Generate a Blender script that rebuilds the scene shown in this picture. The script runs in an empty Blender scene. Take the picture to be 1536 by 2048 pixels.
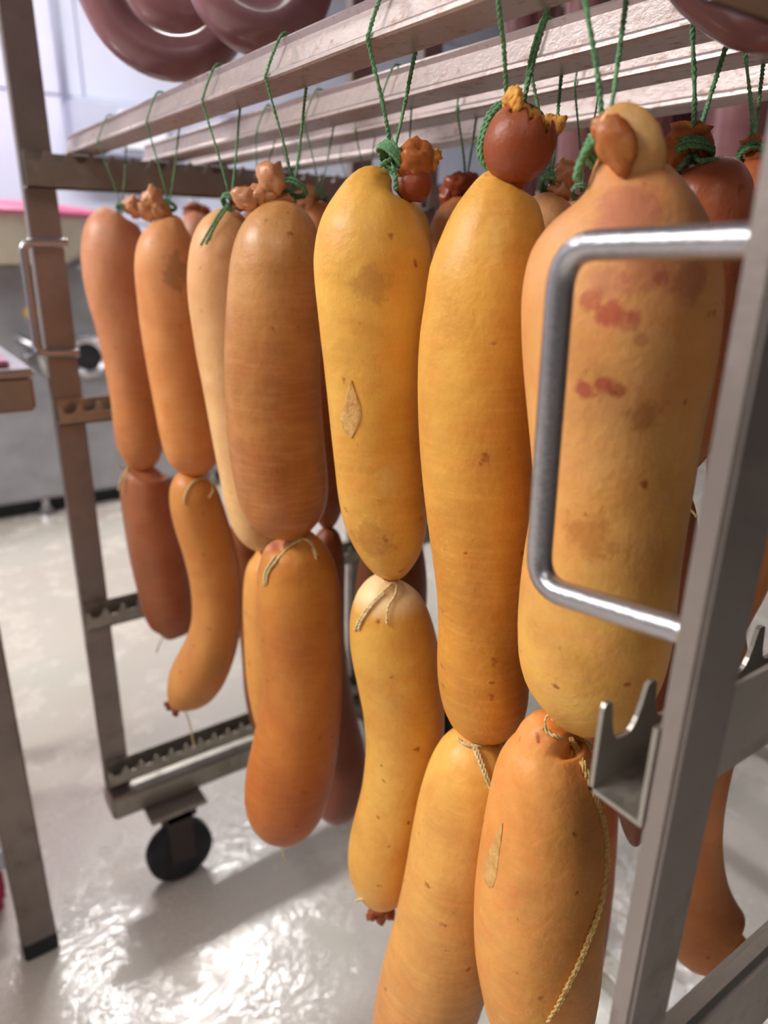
import bpy, bmesh, math, random
from mathutils import Vector, Matrix, noise
from mathutils.bvhtree import BVHTree

random.seed(7)
C = bpy.context.scene.collection
sc = bpy.context.scene
R_ = math.radians

# ------------------------------------------------------------------ camera
FPX = 1450.0
CAM = Vector((0, 0, 1.1))
pitch, roll, yaw = R_(20.0), R_(1.08), R_(35.2)
fh = Vector((math.sin(yaw), math.cos(yaw), 0))
FW = fh * math.cos(pitch) + Vector((0, 0, -math.sin(pitch)))
R0 = FW.cross(Vector((0, 0, 1))).normalized()
U0 = R0.cross(FW)
RT = R0 * math.cos(roll) + U0 * math.sin(roll)
UP = U0 * math.cos(roll) - R0 * math.sin(roll)
cd = bpy.data.cameras.new('camera')
cam = bpy.data.objects.new('camera', cd)
C.objects.link(cam)
m = Matrix((RT, UP, -FW)).transposed().to_4x4()
m.translation = CAM
cam.matrix_world = m
cd.sensor_fit = 'HORIZONTAL'
cd.sensor_width = 36
cd.lens = FPX / 1536 * 36
cd.clip_start = 0.01
cd.dof.use_dof = True
cd.dof.focus_distance = 0.42
cd.dof.aperture_fstop = 7.5
sc.camera = cam

# ------------------------------------------------------------------ world, lights, exposure
sc.view_settings.view_transform = 'Standard'
sc.view_settings.look = 'None'
sc.view_settings.exposure = -0.22
sc.view_settings.gamma = 1.0
sc.view_settings.use_curve_mapping = False
w = bpy.data.worlds.new('world')
sc.world = w
w.use_nodes = True
w.node_tree.nodes['Background'].inputs[0].default_value = (0.85, 0.9, 1.0, 1)
w.node_tree.nodes['Background'].inputs[1].default_value = 0.4
CEIL = 2.9

def area(name, loc, sx, sy, power, col=(1, 0.97, 0.95)):
    l = bpy.data.lights.new(name, 'AREA')
    l.shape = 'RECTANGLE'
    l.size, l.size_y = sx, sy
    l.energy = power
    l.color = col
    o = bpy.data.objects.new(name, l)
    o.location = loc
    C.objects.link(o)
    return o

LIGHTS = [(-2.1, 1.7, 0.5, 2.0, 190), (-1.0, -1.4, 0.35, 1.2, 5), (0.75, 3.05, 1.3, 0.3, 60), (2.9, 1.4, 0.35, 1.5, 5)]
for i, (x, y, sx, sy, p) in enumerate(LIGHTS):
    area('tube_light', (x, y, CEIL - 0.09), sx, sy, p)

# ------------------------------------------------------------------ helpers
def ray(x, y):
    return FW + RT * ((x - 768) / FPX) + UP * ((1024 - y) / FPX)

def hit_x(x, y, X):
    d = ray(x, y)
    return CAM + d * ((X - CAM.x) / d.x)

def hit_y(x, y, Y):
    d = ray(x, y)
    return CAM + d * ((Y - CAM.y) / d.y)

def depth(p):
    return (p - CAM).dot(FW)

class Plane:
    """upright plane through a hanging point, square to the horizontal line from the viewer"""
    def __init__(self, p):
        self.p = p.copy()
        n = Vector((p.x - CAM.x, p.y - CAM.y, 0))
        self.n = n.normalized()

    def at(self, x, y, back=0.0):
        d = ray(x, y)
        t = ((self.p - CAM).dot(self.n) + back) / d.dot(self.n)
        return CAM + d * t

    def rad(self, x, y, r):
        return r * depth(self.at(x, y)) / FPX * math.cos(math.atan((x - 768) / FPX))

def lin(c):
    return tuple(((v / 255) / 12.92 if v / 255 <= 0.04045 else ((v / 255 + 0.055) / 1.055) ** 2.4) for v in c) + (1.0,)

def link(name, me, mat=None, parent=None, loc=None):
    o = bpy.data.objects.new(name, me)
    C.objects.link(o)
    if mat:
        me.materials.append(mat)
    if parent:
        o.parent = parent
    if loc is not None:
        o.location = loc
    return o

def mesh(name, v, f, smooth=True):
    me = bpy.data.meshes.new(name)
    me.from_pydata([tuple(a) for a in v], [], f)
    me.update()
    if smooth:
        me.polygons.foreach_set('use_smooth', [True] * len(me.polygons))
    return me

def empty(name, loc, label=None, cat=None, group=None):
    o = bpy.data.objects.new(name, None)
    o.empty_display_size = 0.02
    o.location = loc
    C.objects.link(o)
    tag(o, label, cat, group)
    return o

def tag(o, label=None, cat=None, group=None, kind=None):
    if label: o['label'] = label
    if cat: o['category'] = cat
    if group: o['group'] = group
    if kind: o['kind'] = kind
    return o

def box_geo(lo, hi, V, F):
    n = len(V)
    x0, y0, z0 = lo
    x1, y1, z1 = hi
    V += [(x0, y0, z0), (x1, y0, z0), (x1, y1, z0), (x0, y1, z0), (x0, y0, z1), (x1, y0, z1), (x1, y1, z1), (x0, y1, z1)]
    F += [tuple(n + a for a in q) for q in ((0, 3, 2, 1), (4, 5, 6, 7), (0, 1, 5, 4), (1, 2, 6, 5), (2, 3, 7, 6), (3, 0, 4, 7))]

def boxes(name, lst, mat, parent=None, loc=(0, 0, 0), bev=0.0, seg=2):
    V, F = [], []
    L = Vector(loc)
    for lo, hi in lst:
        box_geo([a - b for a, b in zip(lo, L)], [a - b for a, b in zip(hi, L)], V, F)
    me = mesh(name, V, F, False)
    if bev > 0:
        bm = bmesh.new()
        bm.from_mesh(me)
        bmesh.ops.bevel(bm, geom=bm.edges[:], offset=bev, segments=seg, affect='EDGES', profile=0.5)
        for f in bm.faces:
            f.smooth = True
        bm.to_mesh(me)
        bm.free()
        try:
            me.set_sharp_from_angle(angle=R_(40))
        except Exception:
            pass
    return link(name, me, mat, parent, None if parent else loc)

def catmull(P, n):
    """P list of tuples, returns resampled list with about n samples"""
    out = []
    N = len(P)
    segs = N - 1
    per = max(2, int(n / segs))
    for i in range(segs):
        p0 = P[max(i - 1, 0)]; p1 = P[i]; p2 = P[i + 1]; p3 = P[min(i + 2, N - 1)]
        for k in range(per):
            t = k / per
            out.append(tuple(0.5 * (2 * b + (c - a) * t + (2 * a - 5 * b + 4 * c - d) * t * t + (-a + 3 * b - 3 * c + d) * t ** 3)
                             for a, b, c, d in zip(p0, p1, p2, p3)))
    out.append(tuple(P[-1]))
    return out

def tube_geo(pts, rad, seg, V, F, lump=None, caps=True):
    """generalised tube with parallel transport frames; rad list"""
    n0 = len(V)
    N = len(pts)
    T = []
    for i in range(N):
        a = pts[max(i - 1, 0)]; b = pts[min(i + 1, N - 1)]
        d = (b - a)
        T.append(d.normalized() if d.length > 1e-9 else Vector((0, 0, -1)))
    ref = Vector((0, 1, 0)) if abs(T[0].y) < 0.9 else Vector((1, 0, 0))
    u = (ref - T[0] * ref.dot(T[0])).normalized()
    for i in range(N):
        u = (u - T[i] * u.dot(T[i]))
        u = u.normalized() if u.length > 1e-9 else T[i].orthogonal().normalized()
        v = T[i].cross(u)
        for k in range(seg):
            a = 2 * math.pi * k / seg
            r = rad[i]
            if lump:
                r = lump(i, N, a, r, pts[i])
            V.append(tuple(pts[i] + u * (math.cos(a) * r) + v * (math.sin(a) * r)))
    for i in range(N - 1):
        for k in range(seg):
            a = n0 + i * seg + k
            b = n0 + i * seg + (k + 1) % seg
            F.append((a, b, b + seg, a + seg))
    if caps:
        F.append(tuple(n0 + k for k in range(seg - 1, -1, -1)))
        F.append(tuple(n0 + (N - 1) * seg + k for k in range(seg)))

def smooth_path(P, n):
    return [Vector(q) for q in catmull([tuple(p) for p in P], n)]

def cord_geo(P, r, V, F, pitch_len=0.006, plies=2, seg=6, n=None):
    """a twisted cord: plies spiralling round the path"""
    L = sum((P[i + 1] - P[i]).length for i in range(len(P) - 1))
    n = n or max(8, min(90, int(L / 0.0016)))
    Q = smooth_path(P, n)
    N = len(Q)
    ang = 0
    T = [(Q[min(i + 1, N - 1)] - Q[max(i - 1, 0)]).normalized() for i in range(N)]
    ref = Vector((0.3, 1, 0.2)).normalized()
    u = (ref - T[0] * ref.dot(T[0])).normalized()
    us = []
    angs = []
    for i in range(N):
        u = (u - T[i] * u.dot(T[i])).normalized()
        us.append(u.copy())
        angs.append(ang)
        if i < N - 1:
            ang += 2 * math.pi * (Q[i + 1] - Q[i]).length / pitch_len
    for k in range(plies):
        pts = []
        for i in range(N):
            a = angs[i] + 2 * math.pi * k / plies
            v = T[i].cross(us[i])
            pts.append(Q[i] + (us[i] * math.cos(a) + v * math.sin(a)) * r * 0.48)
        tube_geo(pts, [r * 0.62] * N, seg, V, F)

# ------------------------------------------------------------------ materials
def new_mat(name):
    mt = bpy.data.materials.new(name)
    mt.use_nodes = True
    nt = mt.node_tree
    b = nt.nodes['Principled BSDF']
    return mt, nt, b

def N_(nt, typ, **kw):
    n = nt.nodes.new(typ)
    for k, v in kw.items():
        setattr(n, k, v)
    return n

def mixc(nt, fac, a, b, blend='MIX'):
    n = nt.nodes.new('ShaderNodeMix')
    n.data_type = 'RGBA'
    n.blend_type = blend
    for s, v in ((n.inputs[0], fac), (n.inputs[6], a), (n.inputs[7], b)):
        if hasattr(v, 'is_output') or isinstance(v, bpy.types.NodeSocket):
            nt.links.new(v, s)
        else:
            s.default_value = v
    return n.outputs[2]

def noise_fac(nt, vec, scale, detail=3, rough=0.55, lo=0.4, hi=0.6, dist=0.0):
    n = nt.nodes.new('ShaderNodeTexNoise')
    n.inputs['Scale'].default_value = scale
    n.inputs['Detail'].default_value = detail
    n.inputs['Roughness'].default_value = rough
    n.inputs['Distortion'].default_value = dist
    nt.links.new(vec, n.inputs['Vector'])
    r = nt.nodes.new('ShaderNodeMapRange')
    r.inputs[1].default_value = lo
    r.inputs[2].default_value = hi
    nt.links.new(n.outputs[0], r.inputs[0])
    return r.outputs[0]

def mapping(nt, off=(0, 0, 0), scl=(1, 1, 1), coord='Object'):
    t = nt.nodes.new('ShaderNodeTexCoord')
    mp = nt.nodes.new('ShaderNodeMapping')
    mp.inputs['Location'].default_value = off
    mp.inputs['Scale'].default_value = scl
    nt.links.new(t.outputs[coord], mp.inputs[0])
    return mp.outputs[0], t.outputs[coord]

def bump(nt, b, h, strength=0.3, dist=0.001):
    n = nt.nodes.new('ShaderNodeBump')
    n.inputs['Strength'].default_value = strength
    n.inputs['Distance'].default_value = dist
    nt.links.new(h, n.inputs['Height'])
    nt.links.new(n.outputs[0], b.inputs['Normal'])

def simple_mat(name, col, rough=0.5, metal=0.0, col2=None, scale=20, bmp=0.0, spec=0.5, coord='Object', coat=0.0):
    mt, nt, b = new_mat(name)
    vec, raw = mapping(nt, coord=coord)
    c2 = col2 or tuple(max(0, v * 0.82) for v in col)
    f = noise_fac(nt, vec, scale, 4, 0.6, 0.35, 0.68)
    nt.links.new(mixc(nt, f, lin(col), lin(c2)), b.inputs['Base Color'])
    b.inputs['Roughness'].default_value = rough
    b.inputs['Metallic'].default_value = metal
    b.inputs['Specular IOR Level'].default_value = spec
    b.inputs['Coat Weight'].default_value = coat
    if bmp:
        bump(nt, b, f, bmp, 0.001)
    return mt

def casing_mat(name, top, bot, zspan, mott=0.5, spots=0.5, off=None, rough=0.5, blobs=(), gloss=0.15, pale=None, palez=None):
    """smoked casing: colour drifts along the length, amber mottling, small dark red spots"""
    mt, nt, b = new_mat(name)
    off = off or (random.uniform(-9, 9), random.uniform(-9, 9), random.uniform(-9, 9))
    vec, raw = mapping(nt, off)
    sep = N_(nt, 'ShaderNodeSeparateXYZ')
    nt.links.new(raw, sep.inputs[0])
    wob = noise_fac(nt, vec, 14, 3, 0.6, 0.0, 1.0)
    ma = N_(nt, 'ShaderNodeMath', operation='MULTIPLY_ADD')
    nt.links.new(wob, ma.inputs[0]); ma.inputs[1].default_value = zspan * 0.7
    nt.links.new(sep.outputs[2], ma.inputs[2])
    mr = N_(nt, 'ShaderNodeMapRange')
    mr.inputs[1].default_value = zspan * 0.35
    mr.inputs[2].default_value = -zspan * 0.65
    nt.links.new(ma.outputs[0], mr.inputs[0])
    col = mixc(nt, mr.outputs[0], lin(top), lin(bot))
    # broad amber and tan drifts
    f1 = noise_fac(nt, vec, 20, 5, 0.62, 0.38, 0.66, 0.4)
    dark = tuple(v * k for v, k in zip(bot, (0.86, 0.68, 0.42)))
    m1 = N_(nt, 'ShaderNodeMath', operation='MULTIPLY'); nt.links.new(f1, m1.inputs[0]); m1.inputs[1].default_value = mott
    col = mixc(nt, m1.outputs[0], col, lin(dark))
    f0 = noise_fac(nt, vec, 11, 4, 0.6, 0.5, 0.72, 0.3)
    m0 = N_(nt, 'ShaderNodeMath', operation='MULTIPLY'); nt.links.new(f0, m0.inputs[0]); m0.inputs[1].default_value = mott * 1.2
    col = mixc(nt, m0.outputs[0], col, lin(tuple(0.55 * v + 0.45 * q for v, q in zip(bot, (150, 92, 62)))))
    fv = noise_fac(nt, mapping(nt, off, (1, 1, 7))[0], 34, 3, 0.6, 0.45, 0.75)
    mv = N_(nt, 'ShaderNodeMath', operation='MULTIPLY'); nt.links.new(fv, mv.inputs[0]); mv.inputs[1].default_value = mott * 0.7
    col = mixc(nt, mv.outputs[0], col, lin(tuple(min(255, v * k) for v, k in zip(top, (1.03, 0.98, 1.1)))))
    f2 = noise_fac(nt, vec, 60, 5, 0.65, 0.45, 0.72)
    m2 = N_(nt, 'ShaderNodeMath', operation='MULTIPLY'); nt.links.new(f2, m2.inputs[0]); m2.inputs[1].default_value = mott * 0.6
    col = mixc(nt, m2.outputs[0], col, lin(tuple(v * k for v, k in zip(top, (0.98, 0.72, 0.55)))))
    for (p, r, c, amt) in blobs:
        vm = N_(nt, 'ShaderNodeVectorMath', operation='DISTANCE')
        nt.links.new(raw, vm.inputs[0]); vm.inputs[1].default_value = p
        nn = noise_fac(nt, vec, 85, 5, 0.65, 0.0, 1.0)
        a = N_(nt, 'ShaderNodeMath', operation='MULTIPLY_ADD')
        nt.links.new(nn, a.inputs[0]); a.inputs[1].default_value = -r * 2.6
        nt.links.new(vm.outputs['Value'], a.inputs[2])
        q = N_(nt, 'ShaderNodeMapRange')
        q.inputs[1].default_value = -r * 0.3; q.inputs[2].default_value = -r * 0.75
        q.inputs[3].default_value = 0.0; q.inputs[4].default_value = amt
        nt.links.new(a.outputs[0], q.inputs[0])
        col = mixc(nt, q.outputs[0], col, lin(c))
    # spots
    vo = N_(nt, 'ShaderNodeTexVoronoi')
    vo.inputs['Scale'].default_value = 62
    dn = N_(nt, 'ShaderNodeTexNoise'); dn.inputs['Scale'].default_value = 120
    nt.links.new(vec, dn.inputs[0])
    av = mixc(nt, 0.012, vec, dn.outputs['Color'], 'ADD')
    nt.links.new(av, vo.inputs['Vector'])
    s1 = N_(nt, 'ShaderNodeMapRange'); s1.inputs[1].default_value = 0.17; s1.inputs[2].default_value = 0.06
    nt.links.new(vo.outputs['Distance'], s1.inputs[0])
    sc_ = N_(nt, 'ShaderNodeSeparateColor'); nt.links.new(vo.outputs['Color'], sc_.inputs[0])
    s2 = N_(nt, 'ShaderNodeMath', operation='GREATER_THAN'); nt.links.new(sc_.outputs[0], s2.inputs[0]); s2.inputs[1].default_value = 0.5
    s3 = N_(nt, 'ShaderNodeMath', operation='MULTIPLY'); nt.links.new(s1.outputs[0], s3.inputs[0]); nt.links.new(s2.outputs[0], s3.inputs[1])
    s4 = N_(nt, 'ShaderNodeMath', operation='MULTIPLY'); nt.links.new(s3.outputs[0], s4.inputs[0]); s4.inputs[1].default_value = min(1.0, spots * 1.6)
    col = mixc(nt, s4.outputs[0], col, lin((150, 72, 22)))
    if pale:
        q = N_(nt, 'ShaderNodeMapRange')
        q.inputs[1].default_value = palez[0]; q.inputs[2].default_value = palez[1]
        nt.links.new(sep.outputs[2], q.inputs[0])
        col = mixc(nt, q.outputs[0], col, lin(pale))
    nt.links.new(col, b.inputs['Base Color'])
    b.inputs['Roughness'].default_value = rough
    b.inputs['Coat Weight'].default_value = gloss * 0.6
    b.inputs['Coat Roughness'].default_value = 0.3
    b.inputs['Specular IOR Level'].default_value = 0.4
    b.inputs['Subsurface Weight'].default_value = 0.12
    b.inputs['Subsurface Radius'].default_value = (1.0, 0.45, 0.15)
    b.inputs['Subsurface Scale'].default_value = 0.006
    # leathery relief
    h1 = noise_fac(nt, vec, 240, 4, 0.6, 0.2, 0.8)
    h2 = noise_fac(nt, vec, 45, 3, 0.5, 0.2, 0.8)
    ad = N_(nt, 'ShaderNodeMath', operation='MULTIPLY_ADD')
    nt.links.new(h2, ad.inputs[0]); ad.inputs[1].default_value = 2.5; nt.links.new(h1, ad.inputs[2])
    bump(nt, b, ad.outputs[0], 0.35, 0.0009)
    return mt

def metal_mat(name, col, rough=0.4, metal=0.75, dirt=None, dscale=25, damt=0.6, bmp=0.15, streak=(1, 1, 1), dlo=0.52, dhi=0.7):
    mt, nt, b = new_mat(name)
    vec, raw = mapping(nt, (3, 1, 5), streak)
    f = noise_fac(nt, vec, 9, 4, 0.6, 0.3, 0.7)
    c = mixc(nt, f, lin(col), lin(tuple(v * 0.86 for v in col)))
    if dirt:
        g = noise_fac(nt, vec, dscale, 6, 0.7, dlo, dhi)
        mm = N_(nt, 'ShaderNodeMath', operation='MULTIPLY'); nt.links.new(g, mm.inputs[0]); mm.inputs[1].default_value = damt
        c = mixc(nt, mm.outputs[0], c, lin(dirt))
        mr = N_(nt, 'ShaderNodeMapRange'); nt.links.new(g, mr.inputs[0]); mr.inputs[3].default_value = rough; mr.inputs[4].default_value = min(1, rough + 0.3)
        nt.links.new(mr.outputs[0], b.inputs['Roughness'])
        inv = N_(nt, 'ShaderNodeMapRange'); nt.links.new(mm.outputs[0], inv.inputs[0]); inv.inputs[3].default_value = metal; inv.inputs[4].default_value = metal * 0.3
        nt.links.new(inv.outputs[0], b.inputs['Metallic'])
    else:
        b.inputs['Roughness'].default_value = rough
        b.inputs['Metallic'].default_value = metal
    nt.links.new(c, b.inputs['Base Color'])
    h = noise_fac(nt, vec, 260, 5, 0.7, 0.3, 0.8)
    bump(nt, b, h, bmp, 0.0006)
    return mt

M = {}
M['upright'] = metal_mat('brushed_steel_bar', (158, 147, 141), 0.42, 0.65, (126, 112, 98), 30, 0.4, 0.25)
M['rod'] = metal_mat('polished_steel_rod', (190, 188, 192), 0.27, 0.9, None, bmp=0.35)
M['rail'] = metal_mat('notched_steel', (176, 170, 160), 0.36, 0.75, (140, 126, 104), 40, 0.45, 0.2)
M['stick'] = metal_mat('dirty_aluminium', (200, 184, 180), 0.38, 0.72, (132, 92, 62), 110, 0.75, 0.35, (1, 0.7, 1), 0.53, 0.7)
M['weld'] = simple_mat('weld_bead', (178, 166, 142), 0.5, 0.4, (120, 100, 70), 160, 0.6)
M['green'] = simple_mat('green_cord', (122, 170, 122), 0.95, 0, (80, 132, 90), 500, 0.4)
M['twine'] = simple_mat('cream_twine', (232, 212, 160), 0.85, 0, (196, 168, 108), 320, 0.5)
M['twine_dark'] = simple_mat('smoked_twine', (222, 184, 116), 0.9, 0, (184, 140, 76), 420, 0.5)
M['stub'] = casing_mat('shrivelled_casing', (196, 122, 54), (170, 96, 42), 0.05, 0.8, 0.4, rough=0.45, gloss=0.25)
M['stub_dark'] = casing_mat('dark_casing_end', (164, 78, 42), (132, 56, 34), 0.05, 0.6, 0.2, rough=0.38, gloss=0.35)
M['stub_pale'] = casing_mat('pale_casing_end', (214, 158, 110), (190, 118, 70), 0.05, 0.6, 0.2, rough=0.38, gloss=0.3)
M['stub_red'] = casing_mat('red_brown_casing_end', (160, 82, 44), (140, 66, 32), 0.1, 0.5, 0.3, rough=0.45, gloss=0.1)
M['stub_cream'] = casing_mat('cream_casing_end', (228, 180, 112), (200, 130, 62), 0.1, 0.35, 0.1, rough=0.35, gloss=0.3)
M['fuzz'] = simple_mat('torn_fibres', (238, 176, 84), 0.8, 0, (214, 138, 48), 180, 0.9)
M['mauve'] = simple_mat('raw_mauve_casing', (158, 110, 112), 0.3, 0, (128, 84, 88), 8, 0.2, coat=0.5)
M['mauve2'] = simple_mat('raw_pink_casing', (178, 128, 128), 0.3, 0, (140, 92, 96), 8, 0.2, coat=0.5)
M['tip'] = simple_mat('dark_tip', (92, 50, 42), 0.6)
M['black'] = simple_mat('black_rubber', (40, 40, 46), 0.6, 0, (28, 28, 32), 30)
M['darkplastic'] = simple_mat('dark_fork', (78, 68, 66), 0.5, 0.4)
M['machine'] = metal_mat('machine_steel', (176, 176, 182), 0.4, 0.45, None, bmp=0.05)
M['cream'] = simple_mat('cream_plastic', (214, 204, 186), 0.5, 0, (198, 186, 168), 4)
M['magenta'] = simple_mat('magenta_plastic', (196, 96, 132), 0.45, 0, (180, 84, 120), 5)
M['crate'] = simple_mat('magenta_crate', (206, 22, 92), 0.4, 0, (180, 16, 80), 8)
M['white'] = simple_mat('white_plastic', (236, 238, 244), 0.45, 0, (226, 230, 238), 5)
M['greybox'] = simple_mat('pale_grey_plastic', (176, 182, 202), 0.5, 0, (166, 172, 194), 5)
M['yellow'] = simple_mat('yellow_sticker', (244, 214, 60), 0.5, 0, (230, 190, 40), 30)
M['table_reflection'] = simple_mat('mauve_table_reflection', (168, 120, 150), 0.2, 0, (132, 82, 112), 12, 0.4, coat=0.6)  # colour stands in for the sausages mirrored in the tabletop
M['panel'] = simple_mat('white_wall_panel', (210, 213, 232), 0.3, 0, (202, 206, 227), 3)
M['wallgrey'] = simple_mat('grey_wall_panel', (88, 84, 84), 0.5, 0, (80, 76, 76), 3)
M['grout'] = simple_mat('joint', (150, 156, 176), 0.8)
M['ceiling'] = simple_mat('ceiling_paint', (150, 150, 154), 0.8, 0, (142, 142, 146), 3)

# floor: pale speckled resin, wet in places
mt, nt, b = new_mat('wet_terrazzo_resin')
vec, raw = mapping(nt)
c = mixc(nt, noise_fac(nt, vec, 160, 5, 0.75, 0.35, 0.65), lin((214, 204, 194)), lin((186, 176, 166)))
c = mixc(nt, noise_fac(nt, vec, 420, 2, 0.6, 0.6, 0.72), c, lin((150, 142, 132)))
c = mixc(nt, noise_fac(nt, vec, 3.0, 3, 0.5, 0.4, 0.65), c, lin((196, 192, 182)))
nt.links.new(c, b.inputs['Base Color'])
wet = noise_fac(nt, vec, 7, 5, 0.65, 0.4, 0.5)
mr = N_(nt, 'ShaderNodeMapRange'); nt.links.new(wet, mr.inputs[0]); mr.inputs[3].default_value = 0.38; mr.inputs[4].default_value = 0.05
b.inputs['Specular IOR Level'].default_value = 0.7
nt.links.new(mr.outputs[0], b.inputs['Roughness'])
h = noise_fac(nt, vec, 95, 5, 0.7, 0.3, 0.75)
bump(nt, b, h, 0.35, 0.0016)
cw = N_(nt, 'ShaderNodeMath', operation='MULTIPLY'); nt.links.new(wet, cw.inputs[0]); cw.inputs[1].default_value = 0.8
nt.links.new(cw.outputs[0], b.inputs['Coat Weight'])
b.inputs['Coat Roughness'].default_value = 0.03
b.inputs['Coat IOR'].default_value = 1.6
h2 = noise_fac(nt, vec, 52, 3, 0.55, 0.3, 0.75)
nb = N_(nt, 'ShaderNodeBump'); nb.inputs['Strength'].default_value = 0.45; nb.inputs['Distance'].default_value = 0.0018
nt.links.new(h2, nb.inputs['Height']); nt.links.new(nb.outputs[0], b.inputs['Coat Normal'])
M['floor'] = mt

# ------------------------------------------------------------------ room
def struct(name, lst, mat, parent=None, bev=0):
    o = boxes(name, lst, mat, parent, bev=bev)
    if not parent:
        o['kind'] = 'structure'
    return o

X0, X1, Y0, Y1 = -3.4, 4.4, -2.4, 4.4
struct('floor', [((X0, Y0, -0.1), (X1, Y1, 0))], M['floor'])
struct('ceiling', [((X0, Y0, CEIL), (X1, Y1, CEIL + 0.1))], M['ceiling'])
wb = struct('wall_back', [((X0, Y1, 0), (X1, Y1 + 0.1, CEIL))], M['grout'])
struct('wall_right', [((X1, Y0, 0), (X1 + 0.1, Y1, CEIL))], M['wallgrey'])
struct('wall_left', [((X0 - 0.1, Y0, 0), (X0, Y1, CEIL))], M['wallgrey'])
struct('wall_front', [((X0, Y0 - 0.1, 0), (X1, Y0, CEIL))], M['wallgrey'])
z = 0.0
row = 0
while z < CEIL - 0.02:
    z2 = min(z + 0.6, CEIL)
    x = X0 + (0.35 if row % 2 else 0.0)
    xs = [X0] + [a for a in (X0 + 0.35 * (row % 2) + 1.4 * k for k in range(0, 8)) if a > X0 + 0.1 and a < X1 - 0.1] + [X1]
    for a, c_ in zip(xs[:-1], xs[1:]):
        boxes('wall_panel', [((a + 0.004, Y1 - 0.012, z + 0.004), (c_ - 0.004, Y1 + 0.002, z2 - 0.004))], M['panel'], wb, bev=0.003, seg=1)
    z = z2
    row += 1

# conduit, cabinet on the back wall
def pt(x, y, Y):
    return hit_y(x, y, Y)
a = pt(132, 200, 4.35)
V, F = [], []
tube_geo([Vector((a.x, 4.365, a.z - 0.02)), Vector((a.x, 4.365, CEIL))], [0.018] * 2, 12, V, F)
o = link('wall_conduit', mesh('wall_conduit', V, F), M['greybox'])
tag(o, 'pale grey conduit pipe running up the white wall above the pale wall cabinet', 'pipe')
p1 = pt(130, 195, 4.3); p2 = pt(335, 330, 4.3)
cb = empty('wall_cabinet', ((p1.x + p2.x) / 2, 4.3, p2.z), 'pale grey cabinet mounted on the white back wall, left of the hanging sausages', 'cabinet')
L = Vector(cb.location)
V, F = [], []
box_geo((p1.x - L.x, -0.12, 0), (p2.x - L.x, 0.088, p1.z - L.z), V, F)
me = mesh('body', V, F, False)
bm = bmesh.new(); bm.from_mesh(me); bmesh.ops.bevel(bm, geom=bm.edges[:], offset=0.02, segments=3, affect='EDGES'); bm.to_mesh(me); bm.free()
link('body', me, M['greybox'], cb)
V, F = [], []
box_geo((p1.x - L.x + 0.22, -0.135, 0.05), (p2.x - L.x - 0.04, -0.118, p1.z - L.z - 0.05), V, F)
link('door', mesh('door', V, F, False), M['white'], cb)

# ceiling lights
for i, (x, y, sx, sy, p) in enumerate(LIGHTS):
    where = ['above the left work table', 'behind the viewer', 'over the back wall machine', 'over the right side of the room'][i]
    t = empty('ceiling_light', (x, y, CEIL), 'long white ceiling light fixture ' + where, 'light')
    V, F = [], []
    box_geo((-sx / 2 - 0.03, -sy / 2 - 0.03, -0.06), (sx / 2 + 0.03, sy / 2 + 0.03, 0), V, F)
    link('housing', mesh('housing', V, F, False), M['white'], t)
    V, F = [], []
    box_geo((-sx / 2, -sy / 2, -0.075), (sx / 2, sy / 2, -0.06), V, F)
    em, nte, be = new_mat('lit_diffuser')
    be.inputs['Base Color'].default_value = (0.9, 0.9, 0.9, 1)
    be.inputs['Emission Color'].default_value = (1, 0.98, 0.96, 1)
    be.inputs['Emission Strength'].default_value = 12
    link('diffuser', mesh('diffuser', V, F, False), em, t)

# ------------------------------------------------------------------ floor-standing machine at the back
mc = empty('steel_machine', (0.3, 3.2, 0), 'big brushed steel machine against the back wall with a pink lidded cream tub on top', 'machine')
def mbox(name, lo, hi, mat, parent, bev=0.0, org=None):
    V, F = [], []
    L = org
    box_geo([a - b for a, b in zip(lo, L)], [a - b for a, b in zip(hi, L)], V, F)
    me = mesh(name, V, F, False)
    if bev:
        bm = bmesh.new(); bm.from_mesh(me)
        bmesh.ops.bevel(bm, geom=bm.edges[:], offset=bev, segments=3, affect='EDGES')
        for f in bm.faces: f.smooth = True
        bm.to_mesh(me); bm.free()
        me.set_sharp_from_angle(angle=R_(35))
    return link(name, me, mat, parent)
O = (0.3, 3.2, 0)
mbox('body', (-0.9, 3.2, 0.07), (1.35, 3.85, 1.02), M['machine'], mc, 0.015, O)
mbox('gap_shade_block', (-0.86, 3.26, 0.0), (1.31, 3.8, 0.07), M['black'], mc, 0, O)  # black block stands in for the shade in the gap under the body
def lathe(name, prof, mat, parent, org, axis='Z', seg=48):
    V, F = [], []
    n = len(prof)
    for k in range(seg):
        a = 2 * math.pi * k / seg
        for r, h in prof:
            if axis == 'Z': V.append((org[0] + r * math.cos(a), org[1] + r * math.sin(a), org[2] + h))
            elif axis == 'Y': V.append((org[0] + r * math.cos(a), org[1] + h, org[2] + r * math.sin(a)))
            else: V.append((org[0] + h, org[1] + r * math.cos(a), org[2] + r * math.sin(a)))
    for k in range(seg):
        for i in range(n - 1):
            a, b_ = k * n + i, ((k + 1) % seg) * n + i
            F.append((a, a + 1, b_ + 1, b_))
    me = mesh(name, V, F)
    bm = bmesh.new(); bm.from_mesh(me)
    bmesh.ops.remove_doubles(bm, verts=bm.verts[:], dist=1e-6)
    bmesh.ops.recalc_face_normals(bm, faces=bm.faces[:])
    bm.to_mesh(me); bm.free()
    me.set_sharp_from_angle(angle=R_(40))
    return link(name, me, mat, parent)
lathe('tub', [(0, 0), (0.50, 0), (0.54, 0.05), (0.56, 0.17), (0, 0.17)], M['cream'], mc, (0.05, 0.36, 1.02))
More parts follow.
